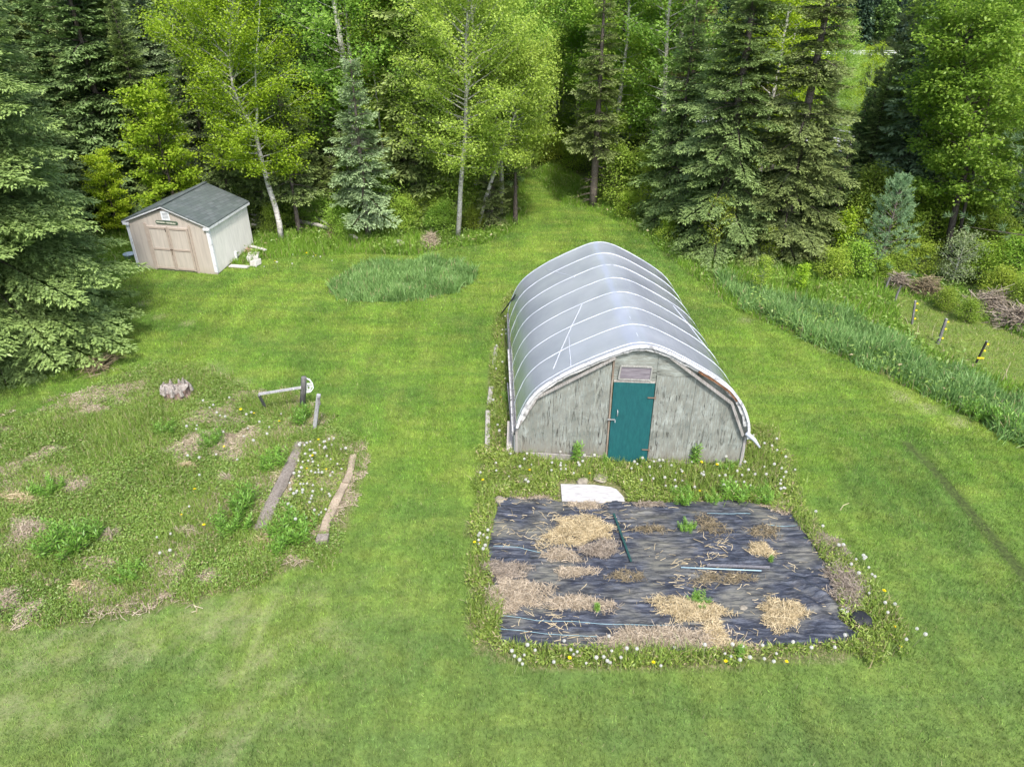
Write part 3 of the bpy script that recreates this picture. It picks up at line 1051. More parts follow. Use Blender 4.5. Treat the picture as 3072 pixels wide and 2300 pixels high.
# ------------------------------------------------------------------ garden shed
def build_shed():
    U = np.r_[(SH_R - SH_L) / np.linalg.norm(SH_R - SH_L), 0]
    D = np.r_[SH_D / np.linalg.norm(SH_D), 0]
    W, DP = float(np.linalg.norm(SH_R - SH_L)), float(np.linalg.norm(SH_D))
    O = np.r_[SH_L, 0]
    Zv = np.array([0.0, 0, 1])

    def S(u, d, z):
        return O + U * u + D * d + Zv * z
    sh = empty('garden_shed', O, 'beige garden shed with green grey shingle roof and closed double doors', 'shed')

    def siding(name, col, worn):
        k = NT(name)
        p = k.obj()
        dotx = k.n('ShaderNodeVectorMath', operation='DOT_PRODUCT')
        k.put(dotx.inputs[0], p)
        dotx.inputs[1].default_value = tuple(U + D)
        w = k.math('FRACT', k.math('MULTIPLY', dotx.outputs['Value'], 5.0))
        groove = k.ramp(w, [(0.0, 1.0), (0.06, 1.0), (0.10, 0.0)])
        f = k.noise(k.mapv(p, (6, 6, 0.8)), 2.0, 5, 0.6)
        c = k.ramp(f, [(0.35, tuple(q * 0.9 for q in col)), (0.65, tuple(q * 1.06 for q in col))])
        c = k.mix(k.math('MULTIPLY', groove, 0.22), c, tuple(q * 0.6 for q in col))
        z = k.n('ShaderNodeSeparateXYZ')
        k.put(z.inputs[0], p)
        c = k.mix(k.math('MULTIPLY', k.ramp(z.outputs[2], [(0.0, 0.7), (0.28, 0.0)]), k.noise(p, 5, 4)), c, worn)
        return k.bsdf(c, 0.75, 0.2, k.bump(k.math('SUBTRACT', k.math('MULTIPLY', f, 0.3), groove), 0.35, 0.01))
    beige = siding('beige_siding', (0.465, 0.415, 0.37), (0.30, 0.26, 0.18))
    pale = siding('pale_siding', (0.76, 0.735, 0.70), (0.40, 0.37, 0.28))
    wht = mk_peeling('flaking_white_trim', (0.66, 0.67, 0.70), (0.28, 0.26, 0.24), 0.34)
    EV, PK = 1.69, 2.27
    th = 0.03
    # walls: front gable, back gable, two sides
    def gable(d0, name, m, z0):
        return MB(O).prism([S(0, d0, z0), S(W, d0, z0), S(W, d0, EV), S(W / 2, d0, PK - 0.06), S(0, d0, EV)], D * th).build(name, m, sh)
    gable(0, 'front_wall', beige, 0.0)
    gable(DP - th, 'back_wall', pale, 0.10)
    for u0, nm in ((0.0, 'side_wall'), (W - th, 'side_wall')):
        MB(O).prism([S(u0, th + 0.002, 0.0 if u0 == 0 else 0.02), S(u0, DP - th - 0.002, 0.16), S(u0, DP - th - 0.002, EV + 0.02), S(u0, th + 0.002, EV + 0.02)], U * th).build(nm, pale, sh)
    # roof slabs with shingles
    k = NT('green_grey_shingles')
    p = k.obj()
    comb = k.n('ShaderNodeCombineXYZ')
    dd = k.n('ShaderNodeVectorMath', operation='DOT_PRODUCT')
    k.put(dd.inputs[0], p)
    dd.inputs[1].default_value = tuple(D)
    uu = k.n('ShaderNodeVectorMath', operation='DOT_PRODUCT')
    k.put(uu.inputs[0], p)
    uu.inputs[1].default_value = tuple(U)
    k.put(comb.inputs[0], dd.outputs['Value'])
    k.put(comb.inputs[1], uu.outputs['Value'])
    br = k.n('ShaderNodeTexBrick')
    k.put(br.inputs['Vector'], comb.outputs[0])
    br.inputs['Scale'].default_value = 1.0
    br.inputs['Brick Width'].default_value = 0.30
    br.inputs['Row Height'].default_value = 0.135
    br.inputs['Mortar Size'].default_value = 0.007
    br.inputs['Color1'].default_value = (0.050, 0.070, 0.068, 1)
    br.inputs['Color2'].default_value = (0.115, 0.135, 0.138, 1)
    br.inputs['Mortar'].default_value = (0.030, 0.036, 0.038, 1)
    f = k.noise(p, 2.6, 4, 0.6)
    c = k.mix(k.ramp(f, [(0.35, 0.0), (0.65, 0.6)]), br.outputs['Color'], (0.085, 0.115, 0.10))
    c = k.mix(k.math('MULTIPLY', k.noise(p, 55, 2), 0.45), c, (0.16, 0.17, 0.18))
    roofm = k.bsdf(c, 0.95, 0.1, k.bump(k.math('ADD', k.math('MULTIPLY', br.outputs['Fac'], -1.0), k.noise(p, 70, 2)), 0.4, 0.01))
    oh, fo = 0.09, 0.10       # overhang at eaves, front and back
    slope = (PK - EV) / (W / 2)
    for sgn in (0, 1):
        ue = -oh if sgn == 0 else W + oh
        um = W / 2
        ze = EV - oh * slope + 0.055
        zm = PK + 0.055
        t = np.array([0, 0, 0.035])
        pr = [S(ue, -fo, ze), S(um, -fo, zm), S(um, DP + fo, zm), S(ue, DP + fo, ze)]
        MB(O).prism(pr if sgn else pr[::-1], t).build('roof_slope', roofm, sh)
        # barge board, eaves board, cornice return
        a, b = S(ue, -fo + 0.012, ze - 0.055), S(um, -fo + 0.012, zm - 0.055)
        MB(O).prism([a, b, b + Zv * 0.10 - Zv * 0.052, a + Zv * 0.10 - Zv * 0.052], D * 0.022).build('barge_board', wht, sh)
        MB(O).bar(S(ue + (0.013 if sgn == 0 else -0.013), -fo + 0.036, ze - 0.045), S(ue + (0.013 if sgn == 0 else -0.013), DP + fo, ze - 0.045), 0.022, 0.085).build('eaves_board', wht, sh)
        ur = ue + (0.13 if sgn == 0 else -0.13)
        MB(O).box(S(ur, -0.055, ze - 0.075), U * 0.11, D * 0.035, Zv * 0.045).build('cornice_return', wht, sh)
    MB(O).bar(S(W / 2, -fo - 0.002, PK + 0.096), S(W / 2, DP + fo + 0.002, PK + 0.096), 0.16, 0.022).build('ridge_cap', roofm, sh)
    # corner boards
    for u, d in ((0.045, -0.012), (W - 0.045, -0.012)):
        MB(O).box(S(u, d, EV / 2 + 0.02), U * 0.05, D * 0.0105, Zv * (EV / 2 - 0.06)).build('corner_board', wht, sh)
    MB(O).box(S(W + 0.011, 0.035, EV / 2 + 0.02), U * 0.0105, D * 0.045, Zv * (EV / 2 - 0.06)).build('corner_board', wht, sh)
    # doors
    dm = siding('beige_door', (0.485, 0.435, 0.385), (0.30, 0.26, 0.18))
    trim = plain('beige_trim', (0.40, 0.335, 0.285), 0.75, var=0.08)
    shad = plain('dark_gap_and_shade', (0.05, 0.042, 0.036), 0.9)
    D0, D1, DT = 0.80, 2.38, 1.60
    mid = (D0 + D1) / 2
    for a, b, swing in ((D0, mid - 0.008, -1), (mid + 0.008, D1, 1)):
        dr = MB(O).box(S((a + b) / 2, -0.016, DT / 2 + 0.03), U * ((b - a) / 2), D * 0.014, Zv * (DT / 2 - 0.03)).build('door', dm, sh)
        w = 0.035
        mb = MB(O)
        for q in (a + w, b - w):
            mb.box(S(q, -0.040, DT / 2 + 0.03), U * w, D * 0.0095, Zv * (DT / 2 - 0.032))
        mb.build('stile', trim, dr)
        for z in (DT - 0.05, 0.80, 0.11):
            MB(O).box(S((a + b) / 2, -0.038, z), U * ((b - a) / 2 - 2 * w - 0.001), D * 0.0075, Zv * 0.033).build('rail', trim, dr)
            MB(O).box(S((a + b) / 2, -0.0335, z - 0.041), U * ((b - a) / 2 - 2 * w - 0.002), D * 0.003, Zv * 0.008).build('rail_shade', shad, dr)  # dark strip standing in for the shade under each rail
    for q in (D0 - 0.055, D1 + 0.055):
        MB(O).box(S(q, -0.017, DT / 2 + 0.05), U * 0.04, D * 0.0155, Zv * (DT / 2 + 0.045)).build('door_jamb', trim, sh)
    gp = MB(O)
    for q in (D0 - 0.007, D1 + 0.007, mid):
        gp.box(S(q, -0.0032, DT / 2 + 0.03), U * 0.0065, D * 0.003, Zv * (DT / 2 - 0.01))
    gp.build('door_gap', shad, sh)
    MB(O).box(S(mid, -0.055, 0.80), U * 0.06, D * 0.008, Zv * 0.016).build('hasp', plain('rusty_brown_hasp', (0.13, 0.09, 0.07), 0.7, 0.4, 0.4), sh)
    MB(O).tube([S(mid, -0.066, 0.79), S(mid + 0.005, -0.07, 0.72), S(mid, -0.066, 0.62)], 0.013, 6).build('chain', plain('chain_rust', (0.2, 0.16, 0.12), 0.7, 0.4, 0.4), sh)
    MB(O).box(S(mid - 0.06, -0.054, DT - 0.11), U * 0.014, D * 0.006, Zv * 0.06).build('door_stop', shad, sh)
    # louvred vent
    vm = plain('white_vent_plastic', (0.74, 0.76, 0.80), 0.5, var=0.04)
    vc = (1.635, 1.985)
    mb = MB(O)
    for du in (-0.135, 0.135):
        mb.box(S(vc[0] + du, -0.014, vc[1]), U * 0.018, D * 0.012, Zv * 0.15)
    for dz in (-0.135, 0.135):
        mb.box(S(vc[0], -0.014, vc[1] + dz), U * 0.116, D * 0.012, Zv * 0.015)
    vent = mb.build('gable_vent', vm, sh)
    MB(O).box(S(vc[0], -0.003, vc[1]), U * 0.115, D * 0.002, Zv * 0.118).build('vent_recess', plain('grey_vent_recess', (0.17, 0.18, 0.2), 0.8), vent)
    for i in range(5):
        z = vc[1] - 0.096 + 0.048 * i
        MB(O).box(S(vc[0], -0.014, z), U * 0.116, D * 0.009 - Zv * 0.006, D * 0.0015 * 0 + Zv * 0.014).build('louvre', vm, vent)
    # name board over the doors
    gm = plain('dark_green_board', (0.085, 0.125, 0.085), 0.6, var=0.2)
    c0 = S(1.625, -0.0125, 1.745)
    pg = []
    for i in range(24):
        a = 2 * math.pi * i / 24
        x = math.cos(a)
        pg.append(c0 + U * (math.copysign(0.36, x) + 0.07 * x) + Zv * 0.066 * math.sin(a))
    sg = MB(O).prism(pg[::-1], D * 0.012).build('name_board', gm, sh)
    cu = bpy.data.curves.new('lettering', 'FONT')
    cu.body = 'THE GARDEN ~ THE TOOL SHED'
    cu.align_x = 'CENTER'
    cu.align_y = 'CENTER'
    cu.size = 0.082
    cu.extrude = 0.001
    cu.offset = 0.003
    to = bpy.data.objects.new('lettering', cu)
    COL.objects.link(to)
    to.parent = sg
    from mathutils import Matrix
    pw = S(1.625, -0.0265, 1.745) - O
    to.matrix_local = Matrix(((U[0], 0, -D[0], pw[0]), (U[1], 0, -D[1], pw[1]), (0, 1, 0, pw[2]), (0, 0, 0, 1)))
    cu.materials.append(plain('cream_letters', (0.72, 0.70, 0.60), 0.6, var=0.03))
    bpy.context.view_layer.update()
    wd = max(v[0] for v in to.bound_box) - min(v[0] for v in to.bound_box)
    if wd > 0:
        cu.size *= 0.74 / wd
    bpy.context.view_layer.update()
    lm = bpy.data.meshes.new_from_object(to.evaluated_get(bpy.context.evaluated_depsgraph_get()))
    mw = to.matrix_local.copy()
    bpy.data.objects.remove(to)
    lo = bpy.data.objects.new('lettering', lm)
    COL.objects.link(lo)
    lo.parent = sg
    lo.matrix_local = mw
    # skid under the raised back corner
    MB(O).bar(S(W - 0.25, 0.5, 0.06), S(W - 0.25, DP + 0.05, 0.08), 0.09, 0.1).build('skid', wood('dark_skid', (0.03, 0.025, 0.02), (0.10, 0.08, 0.06), (0.2, 0.17, 0.14)), sh)

    # things around the shed
    lum = wood('pale_scrap_lumber', (0.32, 0.31, 0.29), (0.54, 0.52, 0.49), (0.68, 0.66, 0.63))
    con = plain('pale_concrete', (0.50, 0.49, 0.46), 0.9, var=0.15, scale=14, bump=0.5)

    def plank(p, q, w, h, lab, z=0.0):
        a, b = at(*p, z), at(*q, z)
        tag(MB(a).bar(a, b, w, h).build('scrap_board', lum), lab, 'board', 'scrap boards stacked beside the shed')
    plank((737, 640), (768, 645), 0.14, 0.05, 'pale board jutting from behind the shed, uppermost of the scrap boards', 0.5)
    plank((742, 651), (762, 661), 0.05, 0.05, 'thin slanting stick of timber between two pale boards behind the shed', 0.4)
    plank((744, 670), (766, 675), 0.11, 0.05, 'short pale board behind the shed, below the slanting stick', 0.3)
    plank((752, 738), (796, 750), 0.13, 0.04, 'pale plank poking out from under the back corner of the shed', 0.22)
    plank((690, 797), (745, 801), 0.20, 0.04, 'flat white board lying in grass by the right wall of the shed', 0.05)
    # concrete blocks
    p = at(762, 778)
    tag(MB(p).box(p + [0, 0, 0.10], (0.20, 0.03, 0.0), (-0.05, 0.28, 0), (0, 0.0, 0.09)).build('concrete_block', con, bevel=0.015), 'larger pale concrete block right of the shed', 'block', 'concrete blocks beside the shed')
    p = at(768, 795)
    tag(MB(p).box(p + [0, 0, 0.09], (0.13, -0.06, 0.03), (0.06, 0.14, 0), (0, 0.02, 0.10)).build('concrete_block', con, bevel=0.015), 'broken concrete lump in front of the larger block by the shed', 'block', 'concrete blocks beside the shed')
    p = at(750, 757)
    tag(MB(p).box(p + [0, 0, 0.09], (0.12, 0.02, 0), (0, 0.12, 0), (0, 0, 0.08)).build('brick_stack', plain('reddish_brick', (0.33, 0.22, 0.16), 0.9)), 'reddish brick propping the back corner of the shed', 'brick')
    p = at(701, 782)
    tag(MB(p).box(p + [0, 0, 0.16], (0.15, 0.04, 0), (0, 0.05, 0), (0, 0, 0.17)).build('white_box', plain('white_painted_box', (0.72, 0.72, 0.74), 0.6), bevel=0.01), 'small white box standing against the right wall of the shed', 'box')
    p = at(393, 782)
    blue = plain('faded_blue_plastic', (0.12, 0.20, 0.33), 0.5)
    e = empty('plastic_tub', p, 'faded blue plastic tub in the grass at the left corner of the shed', 'tub')
    MB(p).tube([p, p + [0, 0, 0.24], p + [0, 0, 0.25]], [0.15, 0.19, 0.2], 16).build('body', blue, e, True)
    MB(p).tube([p + [0, 0, 0.245], p + [0, 0, 0.275]], 0.215, 16).build('lid', plain('pale_blue_lid', (0.38, 0.48, 0.6), 0.5), e)


# ------------------------------------------------------------------ black ground cloth and what lies on it
def cloth_h(x, y):
    # wrinkles run left-right with slight waviness
    w = 0.16 * mnoise.noise((x * 0.9, y * 0.7, 3.1))
    a = mnoise.noise((x * 1.1, (y + w) * 8.5, 0.5))
    b = mnoise.noise((x * 3.0 + 4, (y + w) * 17.0, 1.5))
    c = mnoise.noise((x * 2.4, y * 3.0, 8.5))
    d = mnoise.noise((x * 9.0, y * 12.0, 2.5))
    r = 1 - abs(a) * 3.0
    calm = min(1.0, max(0.2, (math.hypot(x - 0.6, (y - 8.0) * 1.5) - 0.5) / 1.2))
    g = max(0.0, min(1.0, 0.5 + 1.3 * mnoise.noise((x * 0.8 + 3, y * 1.3, 6.5))))
    return 0.03 + calm * (0.026 * g * max(0, r) + 0.012 * (0.3 + g) * b + 0.026 * c + 0.006 * d)


def build_cloth():
    pg = PG['fabric']
    st = 0.021
    lo, hi = pg.min(0) - st, pg.max(0) + st
    xs = np.arange(lo[0], hi[0], st)
    ys = np.arange(lo[1], hi[1], st)
    X, Y = np.meshgrid(xs, ys)
    P = np.stack([X.ravel(), Y.ravel()], 1)
    P = P + 0.05 * np.stack([vnoise(P, 5, 1) - .5, vnoise(P, 5, 2) - .5], 1) * 0
    ins = inside(P + 0.10 * np.stack([vnoise(P, 3, 21) - .5, vnoise(P, 3, 22) - .5], 1), pg)
    nx = len(xs)
    i = (np.arange(len(xs) - 1)[None, :] + nx * np.arange(len(ys) - 1)[:, None]).ravel()
    F = np.stack([i, i + 1, i + nx + 1, i + nx], 1)
    F = F[ins[F].all(1)]
    used = np.unique(F)
    mp = -np.ones(len(P), int)
    mp[used] = np.arange(len(used))
    P = P[used]
    Z = np.array([cloth_h(x, y) for x, y in P])
    # a pulled-up fold on the right-hand side
    fx, fy = at(2440, 1790)[:2]
    dx, dy = P[:, 0] - fx, P[:, 1] - fy
    rr = np.exp(-((dx * 0.9 + dy * 0.3) ** 2) / 0.09 - (dy ** 2) / 0.16)
    Z = Z + rr * (0.07 + 0.06 * np.sin(dx * 16 + dy * 11))
    O = np.r_[pg.mean(0), 0]
    k = NT('dusty_black_weed_cloth')
    p = k.pos()
    f = k.noise(k.mapv(p, (0.8, 3.6, 1)), 4.5, 6, 0.68, 0.4)
    blot = k.noise(k.mapv(p, (1, 1.7, 1)), 0.9, 4, 0.6)
    fine = k.noise(k.mapv(p, (1, 5, 1)), 16, 4, 0.7)
    c = k.ramp(f, [(0.34, (0.010, 0.012, 0.018)), (0.50, (0.029, 0.034, 0.050)), (0.62, (0.085, 0.095, 0.120))])
    c = k.mix(k.ramp(fine, [(0.60, 0.0), (0.72, 0.55)]), c, (0.26, 0.25, 0.24))
    dust = k.math('MULTIPLY', k.ramp(blot, [(0.46, 0.0), (0.62, 0.95)]), k.ramp(f, [(0.4, 0.2), (0.6, 1.0)]))
    c = k.mix(dust, c, (0.15, 0.145, 0.115))
    m = k.bsdf(c, 0.50, 0.45, k.bump(k.math('ADD', f, k.math('MULTIPLY', fine, 0.3)), 0.7, 0.03))
    me = np_mesh('weed_cloth', np.concatenate([P, Z[:, None]], 1) - O, mp[F], smooth=True)
    o = link_mesh('weed_cloth', me, m)
    o.location = O
    tag(o, 'wrinkled black weed cloth spread in front of the greenhouse', 'ground cloth')
    # woven guide threads
    tm = plain('pale_blue_thread', (0.22, 0.36, 0.41), 0.6)
    th = empty('guide_thread', O)
    for pts in ([(1510, 1850), (1560, 1856), (1610, 1866), (1720, 1868), (1800, 1875), (1950, 1880), (2020, 1882)], [(1497, 1890), (1560, 1895), (1640, 1905), (1720, 1910), (1805, 1914)],
                [(2300, 1578), (2340, 1583), (2400, 1580)], [(2120, 1542), (2200, 1546), (2260, 1544)], [(1450 + 30, 1645), (1560, 1650), (1640, 1668)]):
        q = [at(x, y) for x, y in pts]
        fine_pts = []
        for a, b in zip(q[:-1], q[1:]):
            for s in np.linspace(0, 1, 7)[:-1]:
                w = a + (b - a) * s
                fine_pts.append([w[0], w[1], cloth_h(w[0], w[1]) + 0.008])
        MB(O).tube(fine_pts, 0.0045, 4).build('guide_thread', tm, o)
    bpy.data.objects.remove(th)
    return o


STRAW = {}


def straw_mat(key):
    if key not in STRAW:
        cols = dict(gold=((0.30, 0.235, 0.125), (0.66, 0.55, 0.35)), pale=((0.24, 0.195, 0.135), (0.54, 0.455, 0.345)), grey=((0.17, 0.14, 0.11), (0.40, 0.34, 0.27)), brown=((0.11, 0.09, 0.055), (0.32, 0.26, 0.16)))
        a, b = cols[key]
        k = NT('straw_' + key)
        r = k.attr('rnd').outputs['Fac']
        c = k.mix(r, a, b)
        STRAW[key] = k.leaf(c, 0.15, 0.03)
    return STRAW[key]


def straw_verts(C, hgt, ln, wd, spread_z=0.35, dirs=None):
    """thin flat stalks lying roughly level at points C"""
    n = len(C)
    a = rng.uniform(0, math.pi, n) if dirs is None else dirs
    D = np.stack([np.cos(a), np.sin(a), rng.normal(0, spread_z, n)], 1)
    D /= np.linalg.norm(D, axis=1, keepdims=True)
    L = rng.uniform(0.4, 1.2, n)[:, None] * ln
    S = np.cross(D, np.array([0, 0, 1.0])) + rng.normal(0, 0.5, (n, 3))
    S -= D * (S * D).sum(1, keepdims=True)
    S /= np.linalg.norm(S, axis=1, keepdims=True) + 1e-9
    S *= wd / 2
    A, B = C - D * L / 2, C + D * L / 2
    M = (A + B) / 2 + rng.normal(0, 0.012, (n, 3))
    return np.concatenate([np.stack([A - S, A + S, M + S, M - S], 1), np.stack([M - S, M + S, B + S, B - S], 1)], 0)


def pile(px, py, rx, ry, key, label, n=None, hgt=0.10, ln=0.20, name='straw_heap', cat='straw', wd=0.011, flat=False, group=None):
    """heap of loose stalks; rx, ry half extent in pixels"""
    c = at(px, py)
    ex = abs(at(px + rx, py)[0] - c[0])
    ey = abs(at(px, py - ry)[1] - c[1])
    dens_ = 1500 if key == 'brown' else 4200
    n = n or int(max(160, dens_ * ex * ey * math.pi))
    if cat == 'straw':
        hgt, ln, wd = hgt * 0.6, ln * 0.8, 0.0075
    r = np.sqrt(rng.uniform(0, 1, n)) * rng.uniform(0.75, 1.12, n)
    a = rng.uniform(0, 2 * math.pi, n)
    lob = 1 + 0.30 * np.sin(a * 2 + rng.uniform(0, 6)) + 0.22 * np.sin(a * 3 + rng.uniform(0, 6)) + 0.14 * np.sin(a * 7 + rng.uniform(0, 6))
    far_ = rng.uniform(0, 1, n) < 0.10
    lob = np.where(far_, lob * rng.uniform(1.0, 1.45, n), lob)
    x, y = c[0] + ex * r * np.cos(a) * lob, c[1] + ey * r * np.sin(a) * lob
    h = hgt * np.maximum(0, 1 - (r * 0.95) ** 2) * rng.uniform(0.15, 1, n)
    base = np.array([cloth_h(u, v) for u, v in zip(x, y)]) if 1460 < px < 2600 and 1490 < py < 1960 else np.zeros(n)
    C = np.stack([x, y, base + h + 0.012], 1)
    Q = straw_verts(C, hgt, ln, wd)
    Q[..., 2] = np.maximum(Q[..., 2], 0.004)
    O = np.r_[c[:2], 0]
    rnd = rng.uniform(0, 1, n)
    o = link_mesh(name, quads_mesh(name, Q - O, np.r_[rnd, rnd]), straw_mat(key))
    o.location = O
    return tag(o, label, cat, group)


def build_cloth_litter():
    S = 'heaps of straw on the black cloth'
    pile(1735, 1598, 105, 36, 'gold', 'largest golden straw heap, left of the green stake', hgt=0.14, group=S)
    pile(1800, 1652, 48, 26, 'grey', 'tangled greyish straw at the lower right of the golden heap', hgt=0.16, group=S)
    pile(1682, 1672, 46, 22, 'pale', 'small round straw heap below the largest golden heap', hgt=0.10, group=S)
    pile(2283, 1654, 40, 17, 'gold', 'small lone golden straw heap at right of the pale blue pipe', hgt=0.08, group=S)
    pile(1725, 1720, 55, 15, 'pale', 'thin low straw scatter midway down the cloth on the left', hgt=0.05, group=S)
    pile(1545, 1790, 80, 55, 'pale', 'broad pale straw heap spilling over the left edge of the cloth', hgt=0.14, group=S)
    pile(1520, 1715, 55, 30, 'grey', 'grey straw above the broad heap on the left edge of the cloth', hgt=0.10, group=S)
    pile(1738, 1815, 85, 24, 'pale', 'straw ring around a dandelion clump in the lower left of the cloth', hgt=0.09, group=S)
    pile(2065, 1835, 92, 36, 'gold', 'golden straw heap with a grass tuft growing on top', hgt=0.15, group=S)
    pile(2145, 1905, 40, 40, 'gold', 'golden straw trailing down to the lower edge of the cloth', hgt=0.07, group=S)
    pile(2200, 1945, 70, 14, 'gold', 'thin golden straw along the lower edge right of the bleached pile', hgt=0.05, group=S)
    pile(2345, 1845, 72, 38, 'gold', 'pointed golden straw heap near the lower right corner', hgt=0.17, group=S)
    pile(1965, 1925, 160, 42, 'pale', 'wide bleached straw pile at the lower edge of the cloth', hgt=0.13, group=S)
    pile(2130, 1580, 48, 26, 'brown', 'brown chaff heap below the top right of the cloth', hgt=0.05, group=S)
    pile(2290, 1600, 60, 16, 'brown', 'brown chaff patch towards the upper right edge of the cloth', hgt=0.04, group=S)
    pile(1955, 1592, 60, 12, 'brown', 'brown chaff line right of the green stake', hgt=0.04, group=S)
    pile(2170, 1738, 110, 17, 'brown', 'long brown chaff strip below the pale blue pipe', hgt=0.04, group=S)
    pile(1880, 1732, 70, 14, 'brown', 'short brown chaff strip left of the pale blue pipe', hgt=0.04, group=S)
    pile(2540, 1770, 48, 78, 'grey', 'dead grey grass heap beyond the right edge of the cloth', hgt=0.20, ln=0.3, group=S)
    pile(2480, 1640, 40, 42, 'grey', 'dry grass litter along the upper right edge of the cloth', hgt=0.08, group=S)
    pile(2335, 1524, 45, 16, 'pale', 'pale straw at the top right corner of the cloth', hgt=0.06, group=S)
    pile(1585, 1490, 70, 12, 'pale', 'pale straw along the top left edge of the cloth', hgt=0.06, group=S)
    pile(1755, 1520, 45, 10, 'pale', 'thin straw strip just below the plywood sheet', hgt=0.04, group=S)
    pile(1945, 1518, 40, 9, 'grey', 'dry straw strip at the top edge right of the plywood', hgt=0.04, group=S)
    # loose stalks everywhere
    P = scatter(PG['fabric'], 90)
    P = P[(vnoise(P, 1.3, 61) * 0.6 + vnoise(P, 4, 62) * 0.4) > 0.55 + rng.uniform(-.1, .16, len(P))]
    n = len(P)
    C = np.stack([P[:, 0], P[:, 1], [cloth_h(*q) + 0.012 for q in P]], 1)
    Q = straw_verts(C, 0, 0.17, 0.008, 0.05, rng.normal(0.0, 0.7, n))
    Pe = PG['fabric']
    rnd = rng.uniform(0.3, 1, n)
    tag(link_mesh('loose_straw', quads_mesh('loose_straw', Q, np.r_[rnd, rnd]), straw_mat('gold')), 'loose straw stalks strewn over the black cloth', 'straw', None, 'stuff')
    # stake, pipe, slat, scrap
    gs = plain('dark_green_stake', (0.012, 0.055, 0.05), 0.45, 0.5)
    a, b = at(1841, 1540, 0.09), at(1893, 1683, 0.09)
    tag(MB(a).bar(a, b, 0.035, 0.022).build('garden_stake', gs), 'dark green metal stake lying across the black cloth', 'stake')
    a, b = at(2043, 1701, 0.09), at(2284, 1711, 0.09)
    tag(MB(a).tube([a, b], 0.011, 8).build('plastic_pipe', plain('pale_blue_pipe', (0.32, 0.46, 0.52), 0.4, var=0.05), smooth=True), 'pale blue plastic pipe lying on the black cloth', 'pipe')
    a, b = at(2120, 1694, 0.08), at(2310, 1701, 0.08)
    tag(MB(a).bar(a, b, 0.05, 0.02).build('slat', wood('grey_slat', (0.07, 0.07, 0.08), (0.15, 0.15, 0.165), (0.24, 0.24, 0.25))), 'grey wooden slat lying behind the pale blue pipe', 'slat')
    a = at(2535, 1832, 0.05)
    tag(MB(a).prism([a + q for q in ([-.10, .02, 0], [.0, -.06, 0.01], [.10, .0, .02], [.06, .05, .03])], (0, 0, 0.012)).build('scrap', plain('white_scrap_plastic', (0.72, 0.74, 0.76), 0.5)), 'white scrap lying right of the cloth on bare soil', 'scrap')
    a = at(2585, 1862, 0.05)
    rock(a, 0.17, plain('black_bundle', (0.02, 0.022, 0.026), 0.6, bump=0.8), 'crumpled black cloth bundle at the lower right corner', 0.7)


